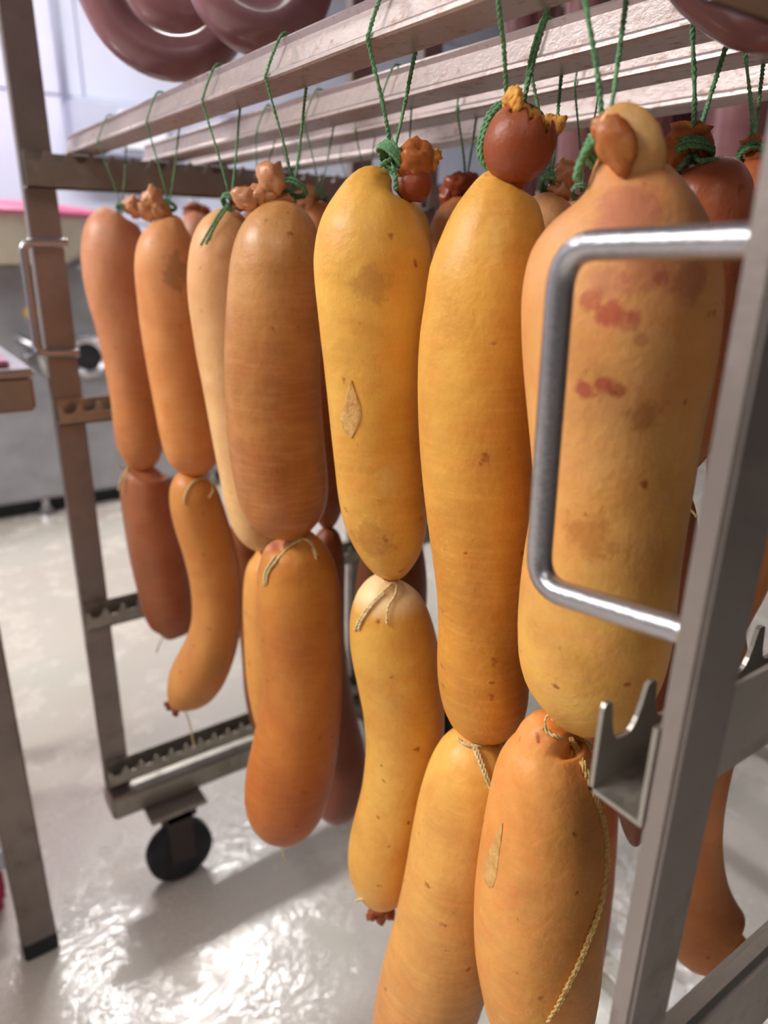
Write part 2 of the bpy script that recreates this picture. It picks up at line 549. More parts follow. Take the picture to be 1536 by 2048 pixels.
lathe('lid', [(0, 0.17), (0.58, 0.17), (0.59, 0.185), (0.57, 0.205), (0.4, 0.225), (0, 0.235)], M['magenta'], mc, (0.05, 0.36, 1.02))
q = hit_y(172, 712, 3.2)
lathe('dial_ring', [(0.055, 0), (0.085, 0), (0.085, -0.03), (0.07, -0.04), (0.055, -0.03), (0.055, 0)], M['rod'], mc, (q.x - 0.3, 0, q.z), 'Y')
lathe('dial', [(0, 0), (0.055, 0), (0.05, -0.02), (0, -0.025)], M['black'], mc, (q.x - 0.3, 0, q.z), 'Y')
q = hit_y(62, 625, 3.2)
V, F = [], []
pts = []
for k in range(16):
    a = math.pi * k / 8
    r = 0.03 if k % 2 == 0 else 0.021
    pts.append((q.x - 0.3 + r * math.cos(a), q.z + r * math.sin(a)))
V = [(p[0], -0.001, p[1]) for p in pts] + [(p[0], -0.003, p[1]) for p in pts]
F = [tuple(range(16, 32))] + [((k + 1) % 16, k, 16 + k, 16 + (k + 1) % 16) for k in range(16)]
link('warning_sticker', mesh('warning_sticker', V, F, False), M['yellow'], mc)
q = hit_y(58, 715, 3.2)
lathe('latch', [(0, 0), (0.03, 0), (0.03, -0.06), (0.02, -0.075), (0, -0.075)], M['rod'], mc, (q.x - 0.3, 0, q.z), 'Y')
q = hit_y(70, 745, 3.2)
V, F = [], []
tube_geo([Vector((q.x - 0.3 - 0.05, -0.03, q.z + 0.14)), Vector((q.x - 0.3 + 0.02, -0.06, q.z + 0.1)), Vector((q.x - 0.3 + 0.03, -0.06, q.z))], [0.02] * 3, 12, V, F)
link('pipe_elbow', mesh('pipe_elbow', V, F), M['rod'], mc)
for fx in (-0.55, 0.2, 0.95):
    lathe('foot', [(0, 0), (0.035, 0), (0.03, 0.03), (0.018, 0.035), (0.018, 0.075), (0, 0.075)], M['rod'], mc, (fx, 0.025, 0), 'Z', 20)

# ------------------------------------------------------------------ work table at the left edge
tb = empty('work_table', (-0.5, 1.3, 0), 'steel work table whose corner and black-footed leg show at the left edge', 'table')
O = (-0.5, 1.3, 0)
TX = 0.165
mbox('apron', (-1.1, 1.02, 0.893), (TX, 1.62, 0.938), M['upright'], tb, 0.004, O)
mbox('tabletop', (-1.1, 1.015, 0.938), (TX + 0.004, 1.625, 0.948), M['rod'], tb, 0.004, O)
mbox('reflection_film', (-1.08, 1.04, 0.948), (TX - 0.02, 1.6, 0.956), M['table_reflection'], tb, 0.003, O)  # thin mauve layer paints the sausages' reflection onto the steel top
for lx, ly in ((0.028, 1.022), (0.028, 1.56), (-1.05, 1.022), (-1.05, 1.56)):
    lg = mbox('leg', (lx, ly, 0.03), (lx + 0.05, ly + 0.05, 0.893), M['upright'], tb, 0.003, O)
    mbox('leg_cap', (lx - 0.001, ly - 0.001, 0.0), (lx + 0.051, ly + 0.051, 0.034), M['black'], lg, 0.003, O)

cr = empty('plastic_crate', (-0.25, 1.3, 0), 'magenta plastic crate standing on the floor under the work table', 'crate')
O = (-0.25, 1.3, 0)
mbox('crate_wall', (-0.48, 1.15, 0.02), (0.022, 1.17, 0.3), M['crate'], cr, 0.004, O)
mbox('crate_wall', (-0.48, 1.46, 0.02), (0.022, 1.48, 0.3), M['crate'], cr, 0.004, O)
mbox('crate_wall', (0.004, 1.17, 0.02), (0.024, 1.46, 0.3), M['crate'], cr, 0.004, O)
mbox('crate_wall', (-0.48, 1.17, 0.02), (-0.46, 1.46, 0.3), M['crate'], cr, 0.004, O)
mbox('crate_floor', (-0.47, 1.15, 0.0), (0.016, 1.48, 0.022), M['crate'], cr, 0.004, O)
mbox('crate_band', (-0.3, 1.143, 0.09), (0.03, 1.15, 0.13), M['white'], cr, 0.002, O)

# ------------------------------------------------------------------ smoking trolleys
def notch_plate(x0, x1, y, th, z0, zv, zt, first, step, org):
    """upright plate with rounded U notches between prongs"""
    prof = [(x0, z0)]
    top = []
    x = first
    top.append((x0, zt - 0.0015))
    tip = 0.0022
    x = x0 + 0.0045
    top += [(x0 + 0.001, zt), (x, zt - 0.0005)]
    while x < x1 - step:
        w_ = step - 2 * tip
        for k in range(0, 13):
            t = k / 12
            hgt = abs(2 * t - 1) ** 4.5 if t < 0.5 else (2 * t - 1) ** 3
            top.append((x + 0.0005 + (w_ - 0.001) * t, zv + (zt - 0.001 - zv) * hgt))
        top += [(x + w_ + tip * 0.5, zt), (x + w_ + tip * 1.5, zt)]
        x += step
    top.append((x1, zv))
    V, F = [], []
    n = len(top)
    for (px_, pz_) in top:
        for yy in (y, y + th):
            V.append((px_ - org[0], yy - org[1], z0 - org[2]))
            V.append((px_ - org[0], yy - org[1], pz_ - org[2]))
    for i in range(n - 1):
        a, b_ = i * 4, i * 4 + 4
        F += [(a, b_, b_ + 1, a + 1), (a + 2, a + 3, b_ + 3, b_ + 2), (a + 1, b_ + 1, b_ + 3, a + 3), (a, a + 2, b_ + 2, b_)]
    F += [(0, 1, 3, 2), ((n - 1) * 4, (n - 1) * 4 + 2, (n - 1) * 4 + 3, (n - 1) * 4 + 1)]
    return mesh('notched_plate', V, F, False)

def rail(tr, org, xa, xb, y_out, y_in, zb, z_out, zt, first, zv=None):
    """U rail: plain outer plate, bottom flange, notched inner plate"""
    V, F = [], []
    s = 1 if y_in > y_out else -1
    t = 0.002
    zv = zv or zt - 0.012
    box_geo((xa - org[0], min(y_out, y_out + s * t) - org[1], zb - org[2]), (xb - org[0], max(y_out, y_out + s * t) - org[1], z_out - org[2]), V, F)
    box_geo((xa - org[0], min(y_out + s * t, y_in) - org[1], zb - org[2]), (xb - org[0], max(y_out + s * t, y_in) - org[1], zb + t - org[2]), V, F)
    r = link('rail', mesh('rail', V, F, False), M['rail'], tr)
    link('notched_plate', notch_plate(xa, xb, min(y_in, y_in - s * t), t, zb, zv, zt, first, 0.0267, org), M['rail'], r)
    return r

def caster(tr, org, x, y, ztop, dy=-0.04):
    V, F = [], []
    L = Vector(org)
    for a, c_ in (((x - 0.05, y - 0.04, ztop - 0.008), (x + 0.05, y + 0.04, ztop)),):
        box_geo(Vector(a) - L, Vector(c_) - L, V, F)
    cs = link('caster', mesh('caster', V, F, False), M['rail'], tr)
    wy = y + dy * 0.5
    # fork
    V, F = [], []
    for sy in (-0.024, 0.019):
        box_geo(Vector((x - 0.022, wy + sy, 0.05)) - L, Vector((x + 0.022, wy + sy + 0.005, ztop - 0.008)) - L, V, F)
    box_geo(Vector((x - 0.03, wy - 0.024, ztop - 0.022)) - L, Vector((x + 0.03, wy + 0.024, ztop - 0.008)) - L, V, F)
    link('fork', mesh('fork', V, F, False), M['darkplastic'], cs)
    lathe('wheel', [(0, -0.017), (0.05, -0.017), (0.059, -0.012), (0.06, 0), (0.059, 0.012), (0.05, 0.017), (0, 0.017)], M['black'], cs,
          (x + 0.0 - org[0], wy - org[1], 0.06 - org[2]), 'Y', 40)
    return cs

def trolley(x0, x1, label, detail=True):
    org = (x0, 0.6, 0)
    tr = empty('smoking_trolley', org, label, 'trolley')
    tr['group'] = None
    del tr['group']
    ya, yb = 0.107, 1.10
    def bar(name, lo, hi, mat=M['upright'], bev=0.0015, par=None):
        return mbox(name, lo, hi, mat, par or tr, bev, org)
    # near frame
    bar('upright', (x0, ya, 0.2), (x0 + 0.0295, ya + 0.0095, 2.0))
    bar('upright', (x1 - 0.0295, ya, 0.2), (x1, ya + 0.0095, 2.0))
    # far frame
    bar('upright', (x0, yb, 0.2), (x0 + 0.04, yb + 0.02, 2.0))
    bar('upright', (x1 - 0.04, yb, 0.2), (x1, yb + 0.02, 2.0))
    for zt, zb in ((1.208, 1.164), (0.893, 0.857), (0.57, 0.53), (0.268, 0.228), (1.52, 1.48), (1.828, 1.79)):
        rail(tr, org, x0, x1, yb - 0.001, yb - 0.024, zb, zt - 0.003 if zt < 1.2 else zt - 0.001, zt if zt > 1.2 else zt - 0.008, x0 + 0.02, zt - 0.012 if zt > 1.2 else zt - 0.02)
    # near frame rails
    rail(tr, org, x0, x1, ya + 0.0095, ya + 0.034, 0.902, 0.946 - 0.001, 0.942, x0 + 0.0095, 0.922)
    rail(tr, org, x0 + 0.002, x1, ya + 0.0095, ya + 0.036, 0.662, 0.708, 0.689, x0 + 0.0095, 0.678)
    bar('cross_bar', (x0 + 0.03, ya - 0.004, 0.72), (x1 - 0.03, ya + 0.0095, 0.772), M['rail'], 0.004)
    rail(tr, org, x0, x1, ya + 0.0095, ya + 0.034, 0.42, 0.455, 0.46, x0 + 0.0095)
    rail(tr, org, x0, x1, ya + 0.0095, ya + 0.034, 1.164, 1.206, 1.208, x0 + 0.0095)
    rail(tr, org, x0, x1, ya + 0.0095, ya + 0.034, 1.79, 1.826, 1.828, x0 + 0.0095)
    # base
    bar('base_bar', (x0 - 0.002, yb - 0.035, 0.165), (x1 + 0.002, yb + 0.03, 0.21), M['rail'], 0.004)
    bar('base_bar', (x0 - 0.002, ya - 0.02, 0.165), (x1 + 0.002, ya + 0.035, 0.205), M['rail'], 0.004)
    bar('base_bar', (x1 - 0.09, ya + 0.035, 0.17), (x1 - 0.06, yb - 0.035, 0.205), M['rail'], 0.003)
    caster(tr, org, x0 + 0.1, yb - 0.03, 0.165, -0.03)
    caster(tr, org, x1 - 0.06, yb - 0.03, 0.165, -0.03)
    caster(tr, org, x0 + 0.1, ya + 0.01, 0.165, 0.03)
    caster(tr, org, x1 - 0.06, ya + 0.01, 0.165, 0.03)
    return tr, org

tr, org = trolley(0.2, 0.74, 'steel smoking trolley in front, holding the four sticks of yellow hanging sausages')
# front handle, a bent rod welded on the near upright
def rod(name, P, r, mat, parent, org, fil=0.02, seg=20):
    pts = [P[0]]
    for i in range(1, len(P) - 1):
        a, b_, c_ = P[i - 1], P[i], P[i + 1]
        d1 = (a - b_).normalized(); d2 = (c_ - b_).normalized()
        s, e = b_ + d1 * fil, b_ + d2 * fil
        for k in range(9):
            t = k / 8
            pts.append(s * (1 - t) ** 2 + b_ * 2 * t * (1 - t) + e * t * t)
    pts.append(P[-1])
    L = Vector(org)
    V, F = [], []
    tube_geo([p - L for p in pts], [r] * len(pts), seg, V, F)
    me = mesh(name, V, F)
    me.set_sharp_from_angle(angle=R_(60))
    return link(name, me, mat, parent)
HX = 0.2065
def hpx(x, y):
    return hit_x(x, y, HX)
h0 = hpx(1480, 480); h0.y = 0.115
h1 = hpx(1126, 492); h2 = hpx(1074, 1172); h3 = hpx(1350, 1252); h3.y = 0.115
hd = rod('handle', [h0, h1, h2, h3], 0.0051, M['rod'], tr, org, 0.0155, 24)
def blob(name, centre, rad, mat, parent, org, seed=0, amp=0.25, sub=3, freq=1.6, parts=None, rot=None):
    """lumpy rounded mass; parts = list of (offset, radii)"""
    bmx = bmesh.new()
    parts = parts or [(Vector((0, 0, 0)), rad)]
    for j, (off, rr) in enumerate(parts):
        t = bmesh.new()
        bmesh.ops.create_icosphere(t, subdivisions=sub, radius=1)
        for v in t.verts:
            d = v.co.copy()
            n1 = noise.noise(d * freq + Vector((seed * 7.3 + j * 3.1, 1.7, 4.2)))
            n2 = noise.noise(d * freq * 2.7 + Vector((seed * 2.3, 8.7 + j, 1.2)))
            cr_ = abs(noise.noise(d * freq * 1.5 + Vector((seed, j * 5.0, 9.0))))
            k = 1 + amp * n1 + amp * 0.5 * n2 - amp * 0.9 * max(0, 0.12 - cr_) * 4
            v.co = Vector((d.x * rr[0] * k, d.y * rr[1] * k, d.z * rr[2] * k))
        if rot is not None:
            bmesh.ops.rotate(t, verts=t.verts[:], cent=(0, 0, 0), matrix=rot)
        bmesh.ops.translate(t, verts=t.verts[:], vec=Vector(centre) + off - Vector(org))
        tm = bpy.data.meshes.new('t'); t.to_mesh(tm); t.free()
        bmx.from_mesh(tm); bpy.data.meshes.remove(tm)
    for f in bmx.faces: f.smooth = True
    me = bpy.data.meshes.new(name)
    bmx.to_mesh(me); bmx.free()
    return link(name, me, mat, parent)
blob('weld_bead', h3 + Vector((0, 0.0005, 0)), (0.0056, 0.0032, 0.0056), M['weld'], tr, org, 3, 0.5)
blob('weld_bead', h0 + Vector((0, 0.0005, 0)), (0.0056, 0.0032, 0.0056), M['weld'], tr, org, 5, 0.5)
# far handle
def fpx(x, y):
    return hit_y(x, y, 1.088)
g0, g1, g2, g3 = fpx(135, 486), fpx(72, 486), fpx(92, 706), fpx(158, 706)
g1.x = g2.x = 0.187
rod('handle', [g0, g1, g2, g3], 0.0056, M['rod'], tr, org, 0.012, 16)

tr2, org2 = trolley(0.84, 1.38, 'second steel smoking trolley, standing behind, hung with mauve raw sausages')

# ------------------------------------------------------------------ sticks
PROF = [(0, 0.0), (0.0008, 0.0026), (0.0035, 0.0042), (0.0052, 0.0052), (0.0105, 0.0195), (0.0088, 0.0232), (0.0108, 0.0250), (0.0175, 0.0254), (0.0242, 0.0250),
        (0.0262, 0.0232), (0.0245, 0.0195), (0.0298, 0.0052), (0.0315, 0.0042), (0.0342, 0.0026), (0.035, 0.0), (0.0335, -0.0012), (0.0015, -0.0012)]
Z1 = 1.21
def stick(xr, y0, y1, z1, label, group=None):
    V, F = [], []
    n = len(PROF)
    ym = (y0 + y1) / 2
    K = 24
    for k in range(K + 1):
        y = y0 + (y1 - y0) * k / K
        for px, pz in PROF:
            V.append((px - 0.0175, y - ym, pz + 0.0002 * math.sin(k * 1.7 + px * 300)))
    for k in range(K):
        for i in range(n):
            a, b_ = k * n + i, k * n + (i + 1) % n
            F.append((a, a + n, b_ + n, b_))
    F.append(tuple(range(n)))
    F.append(tuple(K * n + i for i in range(n - 1, -1, -1)))
    me = mesh('smoke_stick', V, F, True)
    bm = bmesh.new(); bm.from_mesh(me); bmesh.ops.recalc_face_normals(bm, faces=bm.faces[:]); bm.to_mesh(me); bm.free()
    me.set_sharp_from_angle(angle=R_(28))
    o = link('smoke_stick', me, M['stick'], None, (xr + 0.0175, ym, z1))
    return tag(o, label, 'stick', group)
XR = [0.262, 0.373, 0.443, 0.553]
stick(XR[0], 0.03, 1.146, Z1, 'dirty aluminium stick nearest the viewer, carrying the front row of yellow sausages')
stick(XR[1], 0.03, 1.166, Z1, 'dirty aluminium stick, second from the front, right behind the nearest one')
stick(XR[2], 0.03, 1.16, Z1, 'grimy aluminium stick, third from the front, with thin green cords')
stick(XR[3], 0.03, 1.15, Z1, 'rearmost and lowest-looking aluminium stick with a bright lower lip')
stick(0.40, 0.03, 1.15, 1.83, 'upper aluminium stick over the front trolley carrying the mauve ring sausages')
stick(0.30, 0.03, 1.15, 1.83, 'upper aluminium stick at the front, carrying the blurred mauve sausage of the top right corner')
stick(0.93, 0.03, 1.15, 1.83, 'upper aluminium stick of the rear trolley, carrying the front mauve sausages')
stick(1.10, 0.03, 1.15, 1.83, 'upper aluminium stick of the rear trolley, carrying the back mauve sausages')

# ------------------------------------------------------------------ sausages
def sil(rows):
    """(y, left, right) silhouettes to (cx, cy, r)"""
    return [((a + b_) / 2, y, (b_ - a) / 2) for y, a, b_ in rows]

def casing(root, pl, circ, mat, seed, pleat=9, wob=0.012, n=70, flat=1.0, back=0.0, seg=40):
    org = Vector(root.location)
    P = []
    for (x, y, r) in circ:
        w_ = pl.at(x, y, back)
        rr = r * depth(w_) / FPX * math.cos(math.atan((x - 768) / FPX))
        P.append((w_.x, w_.y, w_.z, rr * rr))
    Q = catmull(P, n)
    pts = [Vector(q[:3]) - org for q in Q]
    rmax = max(math.sqrt(max(q[3], 1e-8)) for q in Q)
    rad = [max(0.0012, math.sqrt(max(q[3], 1e-7))) for q in Q]
    for _ in range(2):
        pts = [pts[0]] + [(pts[i - 1] + pts[i] * 2 + pts[i + 1]) / 4 for i in range(1, len(pts) - 1)] + [pts[-1]]
    ph = seed * 1.3
    def lump(i, N, a, r, p):
        e = 1 - min(1, r / rmax)
        k = 1 + 0.055 * e * e * math.sin(pleat * a + ph) + 0.03 * e * e * math.sin((pleat * 2 + 1) * a + ph * 2)
        k += wob * noise.noise(Vector((math.cos(a) * 1.6 + seed, math.sin(a) * 1.6, i / N * 7)))* 2
        return r * k
    V, F = [], []
    tube_geo(pts, rad, seg, V, F, lump)
    me = mesh('casing', V, F)
    o = link('casing', me, mat, root)
    bvh = BVHTree.FromPolygons([Vector(v) + org for v in V], F)
    return o, bvh

def on_surf(bvh, pl, x, y, off=0.001):
    d = ray(x, y).normalized()
    h, nrm, i, dist = bvh.ray_cast(CAM, d)
    if h is None:
        h2, nrm, i, dist = bvh.find_nearest(pl.at(x, y))
        return pl.at(x, y) if (h2 - pl.at(x, y)).length > 0.02 else h2 + nrm * off
    return h - d * off * 1.5

def cord_obj(name, root, paths, r, mat, pitch_len=0.006):
    org = Vector(root.location)
    V, F = [], []
    for P in paths:
        if len(P) > 1:
            cord_geo([p - org for p in P], r, V, F, pitch_len)
    return link(name, mesh(name, V, F), mat, root)

def px_path(bvh, pl, pts, off=0.0012):
    return [on_surf(bvh, pl, x, y, off) for x, y in pts]

def ring_path(c, axis, r, turns=2.0, h=0.004, n=14):
    axis = axis.normalized()
    u = axis.orthogonal().normalized(); v = axis.cross(u)
    P = []
    N = int(n * turns)
    for k in range(N + 1):
        a = 2 * math.pi * k / n
        P.append(c + (u * math.cos(a) + v * math.sin(a)) * r * (1 + 0.06 * math.sin(k * 1.3)) + axis * (h * (k / N - 0.5)))
    return P

def hanging(root, pl, knot, xr, B, A, Cc, neck_r, axis, r=0.0011, tails=(), mat=None, turns=2.4, z1=Z1):
    """green cord: neck turns, front strand over ridge and top lip, back strand"""
    K = pl.at(*knot)
    Bp = hit_x(B[0], B[1], xr); Bp = Vector((xr - 0.0016, Bp.y, z1 + 0.0005))
    ay = hit_x(A[0], A[1], xr + 0.0095).y
    Ap = Vector((xr + 0.0083, ay, z1 + 0.0255))
    cy = hit_x(Cc[0], Cc[1], xr + 0.035).y
    Cp = Vector((xr + 0.0366, cy, z1 + 0.0005))
    A2 = Vector((xr + 0.0267, (ay + cy) / 2, z1 + 0.0262))
    paths = []
    mid = (K * 0.55 + Bp * 0.45) + Vector((0.0006, -0.0008, 0))
    front = [K, K * 0.8 + Bp * 0.2 + Vector((0.0006, 0, 0)), mid, K * 0.12 + Bp * 0.88, Bp]
    paths.append(front)
    paths.append([Bp, Bp * 0.5 + Ap * 0.5 + Vector((-0.001, 0, 0)), Ap, Vector(((Ap.x + A2.x) / 2, (Ap.y + A2.y) / 2, z1 + 0.0275)), A2, (A2 + Cp) / 2 + Vector((0.002, 0, 0)), Cp])
    paths.append([Cp, Cp * 0.85 + K * 0.15, Cp * 0.5 + K * 0.5 + Vector((0.0008, 0.0006, 0)), K])
    o = cord_obj('hanging_cord', root, paths, r, mat or M['green'], 0.0055)
    paths = [ring_path(K, axis, neck_r, turns, 0.006)]
    paths.append(ring_path(K + Vector((0, 0, 0.001)), (axis + Vector((0.5, 0.2, 0.3))), neck_r * 0.9, 1.0, 0.002))
    for t in tails:
        paths.append([K] + [pl.at(x, y, -0.012) for x, y in t])
    cord_obj('cord_knot', root, paths, r * 1.15, mat or M['green'], 0.005)
    return K

def stub(root, pl, parts, mat, seed, amp=0.35, name='casing_end', back=0.0, sub=3):
    """parts: (cx, cy, rx, ry[, rotation degrees]) in the hanging plane"""
    org = Vector(root.location)
    side = Vector((pl.n.y, -pl.n.x, 0))
    fx = Matrix((side, pl.n, Vector((0, 0, 1)))).transposed()
    bmx = bmesh.new()
    for j, pr in enumerate(parts):
        cx, cy, rx, ry = pr[:4]
        rotd = pr[4] if len(pr) > 4 else 0
        thick = pr[5] if len(pr) > 5 else 0.9
        bk = pr[6] if len(pr) > 6 else 0.0
        c_ = pl.at(cx, cy, back + bk)
        k = depth(c_) / FPX
        t = bmesh.new()
        bmesh.ops.create_icosphere(t, subdivisions=sub, radius=1)
        rm = Matrix.Rotation(R_(rotd), 3, 'Y')
        for v in t.verts:
            d = v.co.copy()
            s = Vector((seed * 7.3 + j * 3.1, 1.7, 4.2))
            n1 = noise.noise(d * 1.7 + s)
            n2 = noise.noise(d * 4.5 + s)
            cr_ = abs(noise.noise(d * 2.3 + s * 1.7))
            kk = 1 + amp * n1 + amp * 0.45 * n2 - amp * 2.6 * max(0, 0.13 - cr_)
            q = Vector((d.x * rx * k * kk, d.y * min(rx, ry) * thick * k * kk, d.z * ry * k * kk))
            v.co = fx @ (rm @ q) + c_ - org
        tm = bpy.data.meshes.new('t'); t.to_mesh(tm); t.free()
        bmx.from_mesh(tm); bpy.data.meshes.remove(tm)
    for f in bmx.faces: f.smooth = True
    me = bpy.data.meshes.new(name)
    bmx.to_mesh(me); bmx.free()
    return link(name, me, mat, root)

def root_at(pl, x, y, label, group=None, name='smoked_sausage', back=0.0):
    return empty(name, pl.at(x, y, back), label, 'sausage', group)

G1 = 'upper links of the front row'
G2 = 'lower links of the front row'
GB = 'sausages on the sticks behind'
chains = {}

def local_blobs(root, bvh, pl, lst):
    out = []
    for x, y, rpx, c_, amt in lst:
        p = on_surf(bvh, pl, x, y, 0)
        out.append((tuple(p - Vector(root.location)), rpx * depth(p) / FPX, c_, amt))
    return out

def make(label, X, knot, circ, colours, seed, group, K0=None, zs=0.25, blobs=(), back=0.0, **kw):
    pl = Plane(hit_x(knot[0], knot[1], X)) if K0 is None else K0
    root = root_at(pl, circ[0][0], circ[0][1], label, group, back=back)
    cas, bvh = casing(root, pl, circ, None, seed, back=back)
    lb = local_blobs(root, bvh, pl, blobs)
    mat = casing_mat('casing_%d' % seed, colours[0], colours[1], zs, blobs=lb, **kw)
    cas.data.materials.append(mat)
    return root, pl, bvh

XA = XR[0] + 0.0175
AX = Vector((0.5, 0.3, 0.7))

# ---- S1 (far left, pinkish)
r, pl, bv = make('far left upper sausage of the front row, pinkish tan with a narrow waist', XA, (248, 418), sil([
    (424, 228, 246), (430, 200, 268), (445, 180, 282), (475, 166, 290), (510, 162, 294), (550, 165, 296), (600, 176, 300), (650, 191, 304), (700, 203, 309), (750, 213, 313), (800, 222, 320),
    (850, 227, 328), (885, 232, 330), (910, 243, 325), (928, 258, 318), (938, 275, 308)]) + [(292, 943, 4)],
    ((216, 154, 116), (206, 136, 74)), 1, G1, mott=0.42, spots=0.3, back=0.014)
hanging(r, pl, (243, 415), XR[0], (198, 280), (218, 236), (250, 288), 0.006, AX, 0.0009)
stub(r, pl, [(262, 412, 17, 17), (272, 424, 14, 13)], M['stub_pale'], 1)
lo, _, bv2 = make('far left lower sausage of the front row, plain brown and straight', XA, None, [(292, 936, 5)] + sil([
    (940, 262, 322), (952, 243, 336), (975, 240, 343), (1010, 243, 350), (1060, 250, 360), (1100, 257, 368), (1150, 268, 378), (1200, 281, 388), (1230, 293, 391), (1250, 307, 389), (1265, 322, 375)]) + [(352, 1273, 4)],
    ((186, 118, 78), (158, 94, 56)), 2, G2, K0=pl, mott=0.45, spots=0.3, back=0.014)
cord_obj('twine', lo, [px_path(bv2, pl, [(300, 938), (270, 940), (252, 935)]) + [pl.at(236, 932, -0.03)], px_path(bv2, pl, [(256, 936), (250, 958), (247, 985)]), [pl.at(255, 938, -0.035), pl.at(243, 955, -0.035), pl.at(236, 980, -0.03)]], 0.0012, M['twine'])
cord_obj('twine_end', lo, [[pl.at(330, 1272), pl.at(320, 1285), pl.at(313, 1305)]], 0.0011, M['twine_dark'])

# ---- S2
r, pl, bv = make('second upper sausage from the left in front, orange tan under a crinkled pale casing end', XA, (340, 425), sil([
    (431, 333, 350), (440, 320, 366), (455, 303, 378), (475, 286, 390), (500, 274, 398), (540, 269, 402), (600, 275, 406), (650, 281, 409), (700, 289, 412), (750, 298, 418), (800, 307, 426), (850, 316, 435),
    (890, 326, 441), (915, 337, 440), (935, 354, 430), (946, 372, 416)]) + [(396, 950, 4)],
    ((226, 160, 104), (222, 150, 76)), 3, G1, mott=0.42, spots=0.2, blobs=((355, 545, 38, (160, 110, 72), 0.7),))
hanging(r, pl, (338, 412), XR[0], (296, 244), (317, 196), (356, 258), 0.007, AX, 0.0010)
stub(r, pl, [(305, 398, 20, 24, 15), (296, 418, 20, 20), (318, 420, 22, 20), (268, 408, 14, 16)], M['stub_pale'], 2, 0.5)
lo, _, bv2 = make('second lower sausage from the left, waisted and bent sideways into a bulb at its foot', XA, None, [
    (396, 944, 5), (392, 950, 26), (388, 965, 42), (388, 990, 50), (398, 1030, 54), (412, 1075, 54), (424, 1120, 53), (432, 1165, 51), (435, 1210, 50), (432, 1255, 50), (420, 1300, 53), (402, 1340, 56),
    (382, 1372, 52), (362, 1395, 36), (350, 1408, 20), (343, 1414, 7)],
    ((206, 138, 62), (204, 142, 74)), 4, G2, K0=pl, mott=0.4, spots=0.5, blobs=((435, 1330, 30, (176, 132, 64), 0.6),))
cord_obj('twine', lo, [px_path(bv2, pl, [(368, 1008), (370, 990), (382, 968), (402, 957), (420, 962), (431, 972)]), px_path(bv2, pl, [(420, 960), (426, 980), (418, 995)])], 0.0013, M['twine'])
stub(lo, pl, [(340, 1414, 9, 8), (352, 1425, 7, 8), (333, 1408, 6, 5)], M['stub_dark'], 3, 0.6)
cord_obj('twine_end', lo, [[pl.at(372, 1424), pl.at(380, 1450), pl.at(386, 1480), pl.at(390, 1496)], [pl.at(345, 1412), pl.at(325, 1404)]], 0.0011, M['twine'])

# ---- S3 pale
r, pl, bv = make('pale cream sausage with loose green cord tails on its shoulder, third in the front row', XA, (468, 416), sil([
    (420, 455, 480), (428, 436, 494), (445, 415, 506), (470, 394, 512), (500, 381, 514), (550, 375, 514), (600, 377, 514), (650, 384, 516), (700, 391, 518), (750, 401, 522), (800, 411, 530), (850, 421, 540), (900, 431, 548),
    (950, 440, 554), (1000, 449, 558), (1040, 461, 560), (1070, 480, 558), (1088, 500, 550)]) + [(530, 1097, 5)],
    ((232, 176, 122), (240, 196, 132)), 5, G1, mott=0.35, spots=0.2, back=0.022)
K = hanging(r, pl, (462, 404), XR[0], (408, 204), (434, 141), (477, 220), 0.008, AX, 0.0011, tails=([(440, 425), (420, 458), (402, 490)], [(445, 428), (425, 462), (412, 488)], [(448, 424), (430, 452), (418, 482)]))
stub(r, pl, [(486, 398, 22, 22), (470, 392, 14, 14)], M['stub_dark'], 4, 0.5)
lo, _, bv2 = make('narrow light orange lower sausage peeping out left of a bigger brown-orange one', XA, None, [(530, 1092, 5)] + sil([
    (1100, 508, 560), (1118, 497, 585), (1150, 489, 600), (1200, 486, 606), (1250, 487, 608), (1300, 489, 608), (1350, 493, 608), (1400, 500, 606), (1440, 510, 600), (1465, 524, 590)]) + [(560, 1480, 5)],
    ((222, 160, 80), (214, 146, 62)), 6, G2, K0=pl, mott=0.42, spots=0.3, back=0.03)

# ---- S4
r, pl, bv = make('broad brown-orange sausage with a greasy shiny shoulder, fourth upper link of the front row', XA, (580, 396), sil([
    (405, 565, 598), (415, 540, 618), (430, 518, 632), (455, 494, 643), (490, 473, 650), (530, 462, 652), (580, 457, 650), (640, 453, 647), (700, 450, 643), (760, 449, 641), (820, 452, 643), (880, 457, 648), (940, 466, 654),
    (990, 478, 657), (1025, 494, 650), (1050, 515, 635), (1066, 538, 616)]) + [(575, 1075, 5)],
    ((216, 162, 94), (176, 106, 36)), 7, G1, mott=0.5, spots=0.4, gloss=0.5)
hanging(r, pl, (588, 378), XR[0], (535, 159), (567, 83), (609, 178), 0.009, AX, 0.0012)
stub(r, pl, [(545, 362, 30, 34, -20), (520, 392, 24, 22), (495, 396, 26, 22), (540, 392, 26, 20), (565, 400, 20, 14)], M['stub_pale'], 5, 0.45)
lo, _, bv2 = make('brown-orange lower sausage with drooping twine ends, its dark tip pointing down above the floor', XA, None, [(577, 1071, 6)] + sil([
    (1078, 550, 622), (1092, 532, 646), (1115, 520, 662), (1150, 514, 675), (1200, 515, 682), (1250, 517, 685), (1300, 520, 686), (1350, 525, 686), (1400, 524, 685), (1450, 515, 682), (1500, 503, 676), (1550, 493, 667),
    (1595, 489, 655), (1630, 496, 638), (1655, 512, 615), (1670, 533, 588)]) + [(555, 1676, 6)],
    ((206, 140, 54), (186, 106, 38)), 8, G2, K0=pl, mott=0.45, spots=0.5, blobs=((545, 1090, 26, (220, 140, 120), 0.8),))
